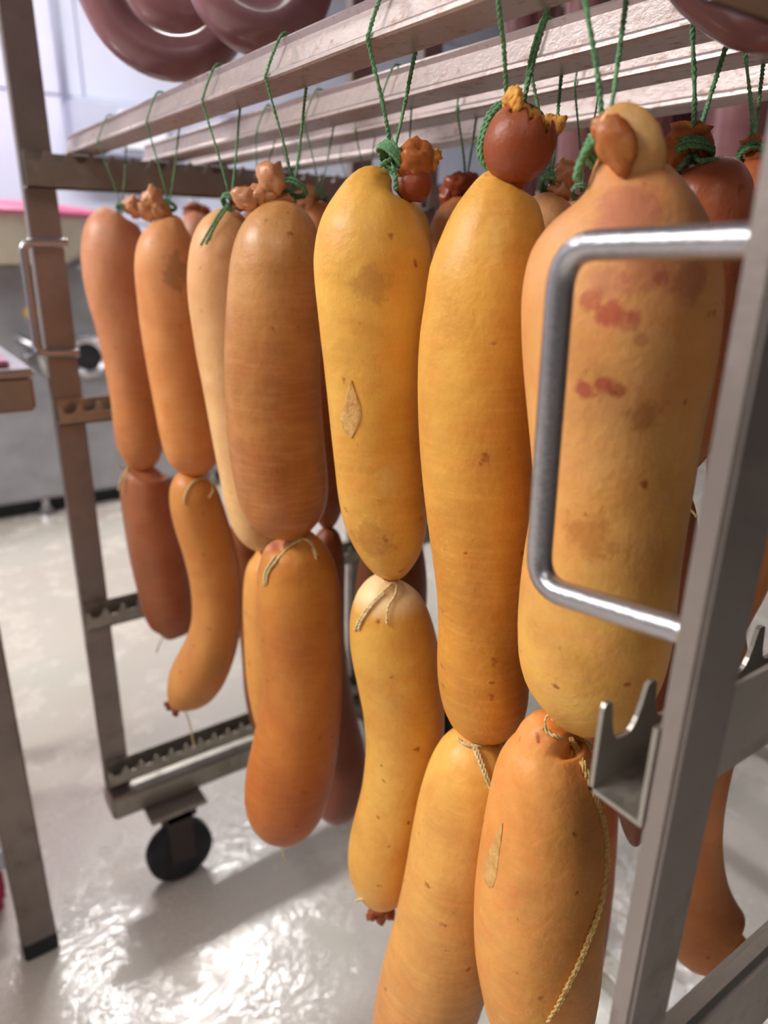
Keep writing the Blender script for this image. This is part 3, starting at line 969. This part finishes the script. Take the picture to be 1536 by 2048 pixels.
cord_obj('twine', lo, [px_path(bv2, pl, [(528, 1172), (530, 1145), (545, 1120), (570, 1095), (600, 1078), (620, 1085), (634, 1110)]), px_path(bv2, pl, [(532, 1168), (536, 1145), (552, 1122), (580, 1092), (602, 1080)]), px_path(bv2, pl, [(625, 1095), (633, 1118)])], 0.0012, M['twine'])
stub(lo, pl, [(558, 1672, 16, 8)], M['tip'], 6, 0.4)
cord_obj('twine_end', lo, [[pl.at(556, 1674), pl.at(562, 1695), pl.at(570, 1720)], [pl.at(530, 1664), pl.at(505, 1655)]], 0.0011, M['twine'])

# ---- S5
r, pl, bv = make('golden yellow sausage with a leaf-shaped scar on its belly, left of the tallest plain one', XA, (780, 340), sil([
    (350, 768, 790), (356, 742, 796), (368, 708, 806), (388, 680, 820), (415, 658, 836), (450, 640, 848), (485, 630, 856), (520, 627, 862), (570, 629, 860), (620, 635, 855), (680, 642, 850), (740, 649, 844), (800, 655, 840), (860, 661, 840),
    (920, 668, 845), (980, 676, 853), (1030, 687, 856), (1070, 702, 853), (1105, 720, 843), (1130, 740, 830), (1148, 762, 815)]) + [(790, 1158, 6)],
    ((244, 190, 84), (226, 170, 66)), 9, G1, mott=0.45, spots=0.45, blobs=((740, 570, 46, (188, 130, 62), 0.55), (745, 1080, 50, (176, 112, 28), 0.5), (790, 960, 40, (222, 180, 98), 0.5)))
hanging(r, pl, (785, 318), XR[0], (740, 92), (775, 5), (827, 105), 0.010, Vector((0.6, -0.1, 0.5)), 0.0014, tails=([(775, 322), (760, 332)], [(790, 350), (793, 380)]), turns=4)
stub(r, pl, [(832, 320, 34, 36), (818, 340, 24, 20)], M['stub'], 7, 0.45, back=-0.006)
stub(r, pl, [(828, 370, 38, 34, 10)], M['stub_red'], 8, 0.18, back=-0.004)
stub(r, pl, [(868, 318, 15, 17), (850, 300, 14, 12)], M['fuzz'], 9, 0.7)
lo, _, bv2 = make('golden lower sausage with a pale cap and cream twine ends, brown petal-like tip below', XA, None, [(790, 1154, 6)] + sil([
    (1164, 752, 812), (1175, 728, 828), (1195, 710, 842), (1225, 700, 855), (1260, 698, 866), (1300, 702, 876), (1350, 713, 883), (1400, 724, 888), (1450, 731, 890), (1500, 733, 887), (1550, 729, 878), (1600, 720, 866),
    (1650, 706, 852), (1700, 696, 843), (1735, 697, 835), (1765, 706, 824), (1788, 722, 808)]) + [(766, 1800, 9)],
    ((220, 166, 66), (230, 178, 86)), 10, G2, K0=pl, mott=0.5, spots=0.6, pale=(238, 206, 150), palez=(-0.024, -0.012))
cord_obj('twine', lo, [px_path(bv2, pl, [(710, 1262), (718, 1240), (738, 1212), (765, 1185), (786, 1166), (794, 1175)]), px_path(bv2, pl, [(716, 1260), (724, 1240), (745, 1210), (770, 1186)])], 0.0012, M['twine'])
cord_obj('twine_end', lo, [px_path(bv2, pl, [(794, 1166), (790, 1190), (776, 1215), (773, 1248)])], 0.0010, M['twine'])
stub(lo, pl, [(758, 1820, 18, 12), (745, 1828, 12, 20, 25), (762, 1836, 11, 18), (778, 1825, 12, 22, -15)], M['stub_red'], 10, 0.3, 'casing_end')
cord_obj('twine_tail', lo, [[pl.at(752, 1806, -0.01), pl.at(730, 1798, -0.02), pl.at(711, 1801, -0.02)]], 0.0014, M['twine'])
PL5, BV5 = pl, bv
S5 = r

# ---- S6
r, pl, bv = make('longest smooth yellow sausage hanging under a torn egg-shaped red-brown casing end', XA + 0.006, (1020, 362), sil([
    (352, 1000, 1045), (360, 975, 1056), (375, 948, 1068), (400, 926, 1080), (435, 904, 1090), (480, 882, 1096), (550, 857, 1098), (610, 848, 1090), (670, 839, 1084), (730, 835, 1078), (800, 835, 1074), (870, 837, 1070),
    (940, 842, 1068), (1000, 848, 1067), (1060, 856, 1066), (1120, 864, 1062), (1180, 872, 1056), (1240, 875, 1050), (1300, 873, 1052), (1340, 874, 1056), (1380, 880, 1058), (1415, 891, 1055), (1440, 906, 1046), (1458, 926, 1030)]) + [(978, 1470, 8)],
    ((244, 190, 84), (216, 150, 54)), 11, G1, mott=0.4, spots=0.45, blobs=((905, 640, 50, (206, 136, 48), 0.4),), back=0.006)
K6 = hanging(r, pl, (1024, 352), XR[0], (1003, -12), (1008, -60), (1093, 20), 0.0001, AX, 0.0014, turns=0.3) if False else None
# egg-shaped end
stub(r, pl, [(1030, 350, 30, 34, 0, 0.9)], M['stub_red'], 11, 0.1, 'neck')
def egg(root, pl, cx, cy, rx, ry):
    org = Vector(root.location)
    c_ = pl.at(cx, cy, -0.002)
    k = depth(c_) / FPX
    side = Vector((pl.n.y, -pl.n.x, 0))
    fx = Matrix((side, pl.n, Vector((0, 0, 1)))).transposed()
    tilt = Matrix.Rotation(R_(24), 3, 'Y')
    V, F, seg, rings = [], [], 40, 22
    for i in range(rings):
        t = i / (rings - 1)
        for j in range(seg):
            a = 2 * math.pi * j / seg
            jag = 0.10 * noise.noise(Vector((math.cos(a) * 3, math.sin(a) * 3, 2))) + 0.05 * math.sin(a * 9)
            th = math.pi * (1 - t * (0.68 + jag))
            rr = math.sin(th)
            if i == 0: rr = 0.02
            q = Vector((math.cos(a) * rr * rx * k, math.sin(a) * rr * rx * k * 0.95, math.cos(th) * ry * k))
            V.append(tuple(fx @ (tilt @ q) + c_ - org))
    for i in range(rings - 1):
        for j in range(seg):
            a = i * seg + j; b_ = i * seg + (j + 1) % seg
            F.append((a, b_, b_ + seg, a + seg))
    F.append(tuple(range(seg - 1, -1, -1)))
    me = mesh('torn_casing_end', V, F)
    o = link('torn_casing_end', me, M['stub_red'], root)
    so = o.modifiers.new('s', 'SOLIDIFY'); so.thickness = 0.0012; so.offset = -1
    # yellow torn rim and fluff
    bmx = bmesh.new()
    rnd = random.Random(4)
    for n_ in range(46):
        a = 2 * math.pi * n_ / 46 * 1.0
        rr = 0.72 + 0.1 * rnd.random()
        z_ = 0.6 + 0.2 * rnd.random()
        if n_ > 30:
            rr = 0.5 * rnd.random(); z_ = 0.45 + 0.15 * rnd.random(); a = rnd.random() * 6.28
        t = bmesh.new()
        bmesh.ops.create_icosphere(t, subdivisions=2, radius=1)
        s = (8 + 6 * rnd.random()) * k
        for v in t.verts:
            d = v.co.copy()
            kk = 1 + 0.6 * noise.noise(d * 2.0 + Vector((n_ * 3.1, 0, 0)))
            v.co = fx @ (tilt @ (Vector((math.cos(a) * rr * rx * k, math.sin(a) * rr * rx * k, z_ * ry * k)) + Vector((d.x * s * kk, d.y * s * kk, d.z * s * 1.5 * kk)))) + c_ - org
        tm = bpy.data.meshes.new('t'); t.to_mesh(tm); t.free(); bmx.from_mesh(tm); bpy.data.meshes.remove(tm)
    for f in bmx.faces: f.smooth = True
    me = bpy.data.meshes.new('torn_fibres'); bmx.to_mesh(me); bmx.free()
    link('torn_fibres', me, M['fuzz'], o)
    return c_, k
egg(r, pl, 1040, 285, 71, 80)
g = lambda x, y, b_=-0.004: pl.at(x, y, b_)
xr = XR[0]
Bp = Vector((xr - 0.0016, hit_x(1003, -12, xr).y, Z1)); Cp = Vector((xr + 0.0366, hit_x(1093, 20, xr + 0.035).y, Z1))
Ap = Vector((xr + 0.0083, Bp.y, Z1 + 0.0255)); A2 = Vector((xr + 0.0267, Cp.y, Z1 + 0.0262))
cord_obj('hanging_cord', r, [[g(1013, 205, 0.012), (g(1013, 205, 0.012) + Bp) / 2 + Vector((0.0006, 0, 0)), Bp, Ap, A2, Cp], [Cp, (Cp + g(1046, 205, 0.012)) / 2 + Vector((0, 0.0006, 0)), g(1046, 208, 0.012)],
    [Cp + Vector((0, 0.001, 0)), (Cp + g(1052, 200, 0.014)) / 2 + Vector((0.0, 0.004, 0)), g(1048, 208, 0.014)]], 0.0013, M['green'])
loop = [(1055, 215), (1030, 203), (1000, 205), (978, 228), (964, 262), (957, 300), (968, 330), (1000, 350), (1040, 352)]
cord_obj('cord_knot', r, [[g(x, y, 0.012) for x, y in loop], [g(x + 5, y + 3, 0.009) for x, y in loop], [g(x + 8, y + 1, 0.014) for x, y in loop],
    [g(1045, 208, 0.014), g(1072, 220, 0.016), g(1090, 250, 0.018), g(1075, 330, 0.012)]], 0.0014, M['green'])
lo, _, bv2 = make('long golden lower sausage with brown dashes, running off the bottom edge beside the widest', XA + 0.006, None, [
    (978, 1466, 8), (972, 1472, 38), (965, 1485, 62), (958, 1510, 84), (952, 1550, 98), (944, 1600, 105), (934, 1660, 107), (921, 1730, 107), (908, 1800, 108), (893, 1870, 108), (875, 1930, 106), (858, 1990, 104), (842, 2050, 97), (828, 2110, 80),
    (820, 2150, 55), (815, 2175, 8)],
    ((244, 188, 88), (214, 152, 86)), 12, G2, K0=pl, mott=0.42, spots=0.5, back=0.006)
cord_obj('twine', lo, [px_path(bv2, pl, [(915, 1478), (930, 1488), (950, 1492), (968, 1488), (990, 1480), (1018, 1508)], 0.0016), px_path(bv2, pl, [(945, 1488), (955, 1515), (968, 1548), (984, 1586)]), px_path(bv2, pl, [(950, 1488), (961, 1515), (973, 1546), (986, 1580)])], 0.0013, M['twine'])

# ---- S7
r, pl, bv = make('widest sausage behind the bent rod handle, yellow with pinkish red blotches', XA - 0.004, (1212, 318), sil([
    (312, 1196, 1214), (322, 1182, 1234), (338, 1166, 1272), (358, 1148, 1316), (392, 1118, 1366), (440, 1086, 1404), (490, 1058, 1428), (540, 1044, 1438), (590, 1037, 1441), (640, 1036, 1438), (700, 1038, 1430), (760, 1043, 1418), (820, 1049, 1405),
    (880, 1055, 1395), (940, 1060, 1387), (1000, 1060, 1378), (1060, 1054, 1369), (1120, 1044, 1360), (1180, 1036, 1353), (1240, 1031, 1346), (1290, 1031, 1338), (1335, 1038, 1325), (1375, 1052, 1302), (1405, 1070, 1272), (1430, 1092, 1238), (1447, 1116, 1206)]) + [(1160, 1458, 8)],
    ((226, 160, 104), (236, 182, 84)), 13, G1, mott=0.45, spots=0.55, back=-0.006, blobs=(
        (1185, 600, 24, (196, 104, 72), 0.75), (1220, 628, 30, (190, 94, 66), 0.9), (1262, 640, 26, (190, 94, 66), 0.9), (1280, 680, 16, (176, 84, 52), 0.8), (1168, 778, 26, (188, 92, 64), 0.9), (1205, 770, 28, (188, 92, 64), 0.9), (1242, 782, 20, (170, 84, 46), 0.8), (1215, 560, 40, (208, 132, 98), 0.6), (1325, 555, 18, (184, 96, 72), 0.8), (1260, 420, 80, (204, 124, 96), 0.7), (1300, 545, 60, (196, 112, 80), 0.5), (1290, 830, 44, (170, 104, 40), 0.6), (1300, 700, 80, (230, 180, 112), 0.35), (1180, 1075, 60, (168, 98, 30), 0.5), (1380, 560, 50, (176, 100, 84), 0.5)))
hanging(r, pl, (1212, 296), XR[0], (1157, -40), (1165, -120), (1250, -10), 0.0085, Vector((0.7, 0.3, 0.9)), 0.0014, turns=2)
stub(r, pl, [(1264, 288, 58, 84, -36, 0.4, -0.02)], M['stub_cream'], 12, 0.08)
stub(r, pl, [(1232, 290, 38, 58, -34, 0.4, -0.027), (1206, 256, 24, 26, 0, 0.6, -0.018), (1216, 304, 18, 22, 0, 0.9, -0.012)], M['stub'], 13, 0.28, 'casing_fold')
gl = [(1150, 358), (1158, 325), (1172, 298), (1195, 277), (1217, 274), (1234, 290), (1240, 315)]
g7 = lambda x, y, b_: pl.at(x, y, b_)
cord_obj('cord_loop', r, [[g7(x, y, -0.013) for x, y in gl], [g7(x + 4, y + 5, -0.012) for x, y in gl], [g7(x + 2, y + 2, -0.015) for x, y in gl]], 0.0015, M['green'])
lo, _, bv2 = make('biggest orange-yellow lower sausage with a long frayed twine curling down its right side', XA - 0.004, None, [(1160, 1452, 8)] + [(1138, 1456, 22)] + sil([
    (1468, 1045, 1160), (1490, 1022, 1175), (1520, 1001, 1190), (1560, 986, 1199), (1610, 974, 1205), (1670, 963, 1210), (1740, 953, 1212), (1810, 947, 1210), (1880, 947, 1206), (1940, 953, 1201), (2000, 966, 1192), (2050, 985, 1178), (2090, 1008, 1158), (2120, 1034, 1130)]) + [(1080, 2138, 8)],
    ((240, 164, 88), (226, 164, 70)), 14, G2, K0=pl, mott=0.5, spots=0.5, back=-0.006)
def twy(x, y, o=0.0014):
    return on_surf(bv2, pl, x, y, o)
tw = [(1140, 1478), (1152, 1500), (1165, 1530), (1178, 1565), (1192, 1600), (1204, 1640), (1211, 1685), (1212, 1735), (1205, 1785), (1192, 1835), (1175, 1880), (1155, 1930), (1130, 1980), (1110, 2020), (1095, 2044)]
P1 = []
for i, (x, y) in enumerate(tw):
    p = twy(x, y)
    q_ = pl.at(x, y, -0.03)
    P1.append(p if i < 5 or i > 11 else p)
cord_obj('twine', lo, [P1, [p + RT * 0.0013 for p in P1[:-1]]], 0.0014, M['twine_dark'], 0.009)
ring = [(1085, 1455), (1100, 1468), (1120, 1474), (1145, 1478), (1170, 1482), (1190, 1495)]
cord_obj('twine_band', lo, [[on_surf(bv2, pl, x, y, 0.0016) for x, y in ring]], 0.0011, M['twine'])
cord_obj('twine_loop', lo, [[pl.at(x, y, -0.022) for x, y in ((1092, 1458), (1090, 1440), (1098, 1428), (1110, 1430), (1104, 1440))]], 0.0009, M['twine'])
PL7, BV7L, S7L = pl, bv2, lo

# scars
def scar(root, pl, bvh, poly, off, name='casing_scar', nu=16, nv=10):
    off *= 1.6
    poly = catmull([tuple(map(float, q)) for q in poly], 40)
    """poly: list of (y, xl, xr); a thin patch lying on the casing"""
    org = Vector(root.location)
    V, F = [], []
    n = len(poly)
    for (y, a, b_) in poly:
        for k in range(nv + 1):
            x = a + (b_ - a) * k / nv
            e = 0.3 if k in (0, nv) else 1.0
            d = ray(x, y).normalized()
            h, nr, i, ds = bvh.ray_cast(CAM, d)
            if h is None:
                h = pl.at(x, y)
            V.append(tuple(h - d * off * e - org))
    for i in range(n - 1):
        for k in range(nv):
            a = i * (nv + 1) + k
            F.append((a, a + 1, a + nv + 2, a + nv + 1))
    return link(name, mesh(name, V, F), M['scar'], root)
M['scar'] = simple_mat('pale_scar_skin', (224, 176, 104), 0.5, 0, (196, 138, 66), 160, 0.6)
scar(S5, PL5, BV5, [(760, 702, 703), (775, 696, 708), (795, 690, 716), (815, 684, 722), (835, 681, 723), (852, 684, 718), (866, 692, 710), (876, 701, 703)], 0.0005)
scar(S7L, PL7, BV7L, [(1646, 1003, 1005), (1665, 995, 1004), (1685, 985, 1002), (1705, 977, 999), (1730, 972, 996), (1755, 968, 992), (1775, 976, 986)], 0.0005)

# ---- row behind (second stick)
XB = XR[1] + 0.0175
XC = XR[2] + 0.0175
XD = XR[3] + 0.0175
# S8
r, pl, bv = make('glossy reddish sausage half hidden between the widest one and the near upright', XB, (1404, 318), [
    (1408, 322, 12), (1410, 330, 48), (1412, 345, 75), (1412, 375, 92), (1410, 420, 100), (1405, 500, 102), (1400, 580, 98), (1394, 660, 92), (1385, 740, 86), (1374, 820, 78), (1360, 880, 68), (1346, 925, 48), (1336, 955, 20), (1332, 965, 6)],
    ((182, 98, 62), (206, 132, 70)), 15, GB, mott=0.5, spots=0.5, gloss=0.7, rough=0.3)
hanging(r, pl, (1385, 305), XR[1], (1388, 52), (1395, 15), (1455, 75), 0.010, Vector((0.3, 0.2, 0.9)), 0.0015, tails=([(1400, 322), (1425, 320), (1442, 328)], [(1370, 325), (1355, 340)]))
stub(r, pl, [(1378, 272, 42, 24), (1352, 305, 28, 34), (1335, 340, 26, 22), (1400, 290, 22, 26)], M['stub'], 14, 0.5)
lo, _, bv2 = make('lower link coloured dark for the shade behind the near upright, ending beside the notched plate', XB, None, [
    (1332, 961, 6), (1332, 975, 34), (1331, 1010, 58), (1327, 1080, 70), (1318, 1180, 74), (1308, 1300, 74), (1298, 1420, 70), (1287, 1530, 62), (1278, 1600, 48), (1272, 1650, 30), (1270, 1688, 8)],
    ((140, 74, 36), (120, 62, 34)), 16, GB, K0=pl, mott=0.4, spots=0.3)  # the shade this link hangs in is put into its casing colour
cord_obj('twine', lo, [[pl.at(1345, 985, -0.03), pl.at(1372, 1010, -0.03), pl.at(1394, 1034, -0.03)]], 0.0009, M['twine'])
# S9
r, pl, bv = make('sausage beyond the near upright whose orange side shows at the right edge', XC, (1508, 300), [
    (1508, 318, 10), (1508, 330, 36), (1508, 355, 58), (1506, 400, 76), (1503, 480, 86), (1501, 600, 90), (1500, 740, 90), (1498, 880, 88), (1495, 1000, 82), (1491, 1090, 72), (1487, 1160, 54), (1483, 1220, 30), (1480, 1262, 8)],
    ((176, 96, 56), (204, 130, 56)), 17, GB, mott=0.5, spots=0.5)
hanging(r, pl, (1506, 312), XR[2], (1500, 60), (1510, 40), (1530, 90), 0.008, AX, 0.0013)
stub(r, pl, [(1505, 290, 20, 22), (1515, 315, 20, 22)], M['stub'], 15, 0.6)
lo, _, bv2 = make('spotted orange sausage with a bulbous foot turned right, seen right of the near upright', XC, None, [
    (1480, 1256, 6), (1472, 1280, 22), (1458, 1320, 42), (1440, 1370, 56), (1422, 1430, 64), (1405, 1500, 66), (1390, 1570, 66), (1378, 1640, 68), (1374, 1710, 72), (1380, 1775, 78), (1396, 1830, 86), (1418, 1868, 88), (1446, 1888, 70), (1470, 1893, 48), (1488, 1895, 26), (1500, 1896, 9)],
    ((196, 120, 74), (206, 134, 74)), 18, GB, K0=pl, mott=0.45, spots=0.7)
stub(lo, pl, [(1500, 1896, 7, 12)], M['tip'], 16, 0.4)

def behind(label, X, knot, circ, cols, seed, B=None, A=None, Cc=None, xr=None, stubs=None, smat='stub', lower=None, llabel=None, lcols=None, cr=0.0009, **kw):
    r, pl, bv = make(label, X, knot, circ, cols, seed, GB, **kw)
    if B:
        hanging(r, pl, (knot[0], knot[1]), xr, B, A, Cc, 0.007, AX, cr)
    if stubs:
        stub(r, pl, stubs, M[smat], seed, 0.5)
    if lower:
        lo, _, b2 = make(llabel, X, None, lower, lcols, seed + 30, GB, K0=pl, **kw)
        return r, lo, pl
    return r, None, pl

behind('pinkish sausage shoulder seen in the gap between the second and the pale third front sausage', XC, (392, 415), [(392, 421, 5), (392, 430, 22), (394, 450, 36), (397, 480, 44), (400, 540, 47), (403, 640, 48), (406, 760, 46), (405, 860, 38), (402, 920, 22), (401, 945, 5)],
       ((206, 146, 116), (170, 110, 66)), 20, (362, 262), (372, 250), (405, 275), XR[2], [(388, 420, 20, 14), (400, 430, 22, 14), (380, 425, 12, 12)], 'stub_dark',
       [(401, 941, 4), (396, 975, 28), (390, 1020, 34), (385, 1070, 32), (381, 1120, 22), (379, 1160, 10), (378, 1184, 3)], 'small tapering orange sausage point hanging between the two left lower links', ((206, 140, 66), (214, 150, 70)))
behind('brown sausage hidden behind the fourth front one, its crinkled end beside the green cords', XB, (512, 400), [(514, 412, 5), (516, 425, 28), (518, 460, 46), (520, 520, 52), (520, 620, 54), (518, 720, 50), (514, 800, 36), (511, 850, 5)],
       ((190, 120, 70), (150, 86, 40)), 21, (515, 264), (535, 218), (548, 262), XR[1], [(508, 398, 18, 18), (520, 408, 16, 14)], 'stub_dark',
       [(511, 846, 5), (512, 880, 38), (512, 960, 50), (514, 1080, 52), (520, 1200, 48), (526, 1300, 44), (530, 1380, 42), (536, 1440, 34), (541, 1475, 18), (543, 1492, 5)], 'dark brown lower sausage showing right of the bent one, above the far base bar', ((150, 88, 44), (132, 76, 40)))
behind('dark sausage between the fourth and golden fifth front ones, with small orange casing end', XB, (640, 392), [(640, 402, 5), (640, 415, 26), (640, 450, 44), (640, 520, 52), (642, 640, 54), (645, 780, 56), (648, 900, 54), (652, 980, 44), (655, 1030, 26), (656, 1058, 5)],
       ((188, 116, 56), (140, 78, 28)), 22, (611, 243), (634, 190), (665, 257), XR[1], [(612, 402, 20, 26, 10), (625, 425, 15, 14)], 'stub_pale',
       [(656, 1054, 5), (656, 1075, 26), (653, 1120, 38), (648, 1200, 42), (648, 1300, 44), (655, 1400, 50), (666, 1480, 58), (673, 1540, 62), (676, 1590, 56), (676, 1622, 36), (676, 1640, 8)], 'reddish brown lower sausage peeping out right of the brown-orange one, just above the floor', ((146, 84, 42), (134, 74, 50)))
behind('yellow sausage hanging straight behind the golden fifth one, only its edge in view', XB, (812, 380), [(814, 396, 5), (815, 408, 20), (814, 440, 42), (812, 500, 52), (806, 620, 56), (800, 760, 58), (795, 880, 54), (791, 960, 38), (789, 1010, 14), (788, 1020, 5)],
       ((226, 170, 76), (160, 100, 36)), 23, (764, 197), (790, 135), (820, 218), XR[1], None, 'stub',
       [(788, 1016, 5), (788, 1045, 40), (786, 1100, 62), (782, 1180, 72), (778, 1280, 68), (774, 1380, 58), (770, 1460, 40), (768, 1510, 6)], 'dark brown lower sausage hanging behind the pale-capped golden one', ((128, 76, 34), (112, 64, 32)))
behind('brownish sausage with a dark curled casing end, seen between the golden and the longest sausages', XC, (932, 368), [(925, 388, 5), (922, 400, 24), (918, 430, 46), (912, 480, 58), (905, 560, 62), (898, 680, 62), (890, 800, 56), (884, 880, 40), (880, 920, 18), (879, 935, 5)],
       ((190, 124, 66), (150, 92, 40)), 24, (917, 218), (924, 197), (950, 238), XR[2], [(915, 372, 32, 26, -20), (900, 400, 20, 28), (940, 358, 18, 12), (895, 425, 12, 20)], 'stub_dark', cr=0.0012)
behind('cream coloured sausage between the longest and the widest ones, green knot at its neck', XB, (1102, 368), [(1102, 385, 6), (1100, 395, 32), (1096, 420, 54), (1090, 470, 68), (1084, 560, 72), (1082, 680, 72), (1082, 800, 70), (1086, 920, 62), (1094, 1020, 46), (1102, 1080, 24), (1106, 1105, 6)],
       ((222, 166, 106), (190, 120, 54)), 25, (1062, 130), (1085, 70), (1119, 155), XR[1], [(1130, 352, 24, 30), (1120, 378, 22, 22)], 'stub_pale',
       [(1106, 1101, 6), (1112, 1125, 40), (1124, 1170, 62), (1140, 1260, 70), (1154, 1360, 72), (1163, 1460, 72), (1164, 1560, 75), (1160, 1660, 75), (1150, 1780, 75), (1140, 1880, 72), (1130, 1970, 64), (1120, 2050, 46), (1112, 2110, 8)], 'salmon coloured lower sausage whose straight edge shows right of the biggest lower one', ((208, 134, 84), (204, 134, 84)), cr=0.0013)
for i, (X, xr, kn, B, A, Cc, circ, lab) in enumerate([
    (XC, XR[2], (733, 385), (713, 267), (718, 247), (748, 276), [(735, 400, 5), (736, 420, 30), (737, 480, 42), (737, 600, 44), (735, 720, 34), (734, 790, 5)], 'sausage on the third stick hidden behind the golden fifth one, only its cord in view'),
    (XC, XR[2], (1162, 385), (1153, 169), (1163, 140), (1195, 188), [(1162, 400, 5), (1160, 425, 40), (1156, 500, 54), (1150, 640, 56), (1144, 760, 44), (1141, 830, 6)], 'sausage on the third stick hidden behind the widest one, only its cord in view'),
    (XC, XR[2], (585, 395), (568, 296), (578, 282), (600, 300), [(585, 408, 5), (585, 430, 26), (585, 500, 36), (586, 620, 38), (586, 720, 28), (586, 780, 5)], 'sausage on the third stick hidden behind the broad brown-orange one, only its cord in view'),
    (XD, XR[3], (700, 385), (682, 310), (690, 300), (712, 318), [(700, 400, 5), (700, 420, 26), (700, 500, 34), (700, 600, 34), (699, 700, 22), (699, 750, 4)], 'sausage on the rearmost stick hidden behind the golden fifth one')]):
    behind(lab, X, kn, circ, ((196, 130, 72), (160, 100, 46)), 26 + i, B, A, Cc, xr, [(kn[0] + 10, kn[1] + 10, 12, 13)], 'stub_dark')

# ------------------------------------------------------------------ mauve raw sausages
def over_stick(P, xs):
    """carry both free ends of a loop up and over the stick they hang from"""
    a, b_ = P[0], P[-1]
    r = a[3]
    yc = (a[1] + b_[1]) / 2
    sa = -1 if a[0] <= b_[0] else 1
    hw = 0.0175 + r + 0.01
    return [(xs, yc, 1.857 + r + 0.012, r), (xs + sa * hw, yc, 1.85, r)] + list(P) + [(xs - sa * hw, yc, 1.85, r), (xs, yc, 1.857 + r + 0.012, r)]

def ring_sausage(label, pts, X, mat, seed, dist=None, end=None, group='mauve ring sausages above the sticks', world=None):
    if world:
        P = world
        root = empty('raw_sausage', P[0], label, 'sausage', group)
        org = Vector(root.location)
        Q = catmull([tuple(p) + (rr,) for p, rr in P_r(world)], 60)
    else:
        c0 = pts[len(pts) // 2]
        pl = Plane(hit_x(c0[0], c0[1], X))
        root = empty('raw_sausage', pl.at(c0[0], c0[1]), label, 'sausage', group)
        org = Vector(root.location)
        PP = []
        for (x, y, r) in pts:
            w_ = pl.at(x, y)
            PP.append((w_.x, w_.y, w_.z, r * depth(pl.at(c0[0], c0[1])) / FPX))
        PP = over_stick(PP, 0.4175)
        Q = catmull(PP, 60)
    V, F = [], []
    tube_geo([Vector(q[:3]) - org for q in Q], [q[3] for q in Q], 28, V, F)
    link('casing', mesh('casing', V, F), mat, root)
    return root
def up_ends(pts, k=4.2, wx=0):
    return pts
ring_sausage('large mauve ring sausage, a wide U at top left above the front stick', [(300, -330, 40), (165, -180, 42), (180, -70, 42), (205, 0, 42), (240, 60, 42), (290, 100, 42), (345, 118, 41), (400, 112, 40), (440, 84, 38), (462, 40, 36), (468, -40, 36), (440, -180, 36), (380, -300, 34)], 0.33, M['mauve'], 1)
ring_sausage('mauve ring sausage nested inside the large one, its underside shining', [(300, -300, 36), (270, -100, 38), (285, -20, 38), (315, 18, 38), (360, 34, 38), (410, 34, 36), (450, 10, 34), (470, -60, 34), (440, -220, 34)], 0.40, M['mauve2'], 2)
ring_sausage('thick mauve sausage loop at the top, in front of the ring sausages', [(470, -330, 52), (410, -170, 55), (420, -70, 56), (450, 4, 57), (505, 44, 60), (560, 42, 60), (602, -5, 58), (615, -90, 54), (560, -260, 50)], 0.36, M['mauve'], 3)
root = empty('raw_sausage', hit_x(1540, -5, 0.335), 'blurred mauve sausage close to the viewer in the top right corner', 'sausage')
Q = catmull(over_stick([tuple(hit_x(x, y, 0.335)) + (0.0205,) for x, y in ((1345, -420), (1350, -260), (1378, -150), (1425, -75), (1490, -26), (1545, -6), (1600, -30), (1630, -120), (1640, -280), (1640, -420))], 0.3175), 90)
V, F = [], []
tube_geo([Vector(q[:3]) - Vector(root.location) for q in Q], [0.0205] * len(Q), 28, V, F)
link('casing', mesh('casing', V, F), M['mauve'], root)
# ring sausage tubes hanging on the rear trolley
rnd = random.Random(3)
n_ = 0
descr = ['leftmost', 'second', 'third', 'fourth', 'fifth', 'sixth', 'seventh', 'eighth', 'ninth', 'tenth']
for X, ys, wd in ((0.9475, [0.22 + 0.125 * k for k in range(7)], 'front'), (1.1175, [0.3 + 0.125 * k for k in range(6)], 'back')):
    for j, y in enumerate(ys):
        zb = 1.0 + rnd.uniform(-0.02, 0.05)
        rr = 0.026 + rnd.uniform(0, 0.004)
        hw = 0.034
        P = [(X, y, 1.9), (X - 0.058, y - 0.003, 1.852), (X - 0.062, y - hw * 0.6, 1.7), (X - 0.05, y - hw, 1.4), (X - 0.04, y - hw, 1.15), (X - 0.02, y - hw * 0.7, zb + 0.05), (X, y, zb + 0.02), (X + 0.02, y + hw * 0.7, zb + 0.05), (X + 0.04, y + hw, 1.15), (X + 0.05, y + hw, 1.4), (X + 0.062, y + hw * 0.6, 1.7), (X + 0.058, y + 0.003, 1.852), (X, y, 1.9)]
        root = empty('raw_sausage', (X, y, zb), 'mauve raw sausage loop on the rear trolley, %s from its %s stick\'s near end' % (descr[j].replace('leftmost', 'first'), wd), 'sausage', 'mauve sausages on the rear trolley')
        Q = catmull(P, 72)
        V, F = [], []
        tube_geo([Vector(q) - Vector(root.location) for q in Q], [rr] * len(Q), 20, V, F)
        link('casing', mesh('casing', V, F), M['mauve2' if (j % 2) else 'mauve'], root)
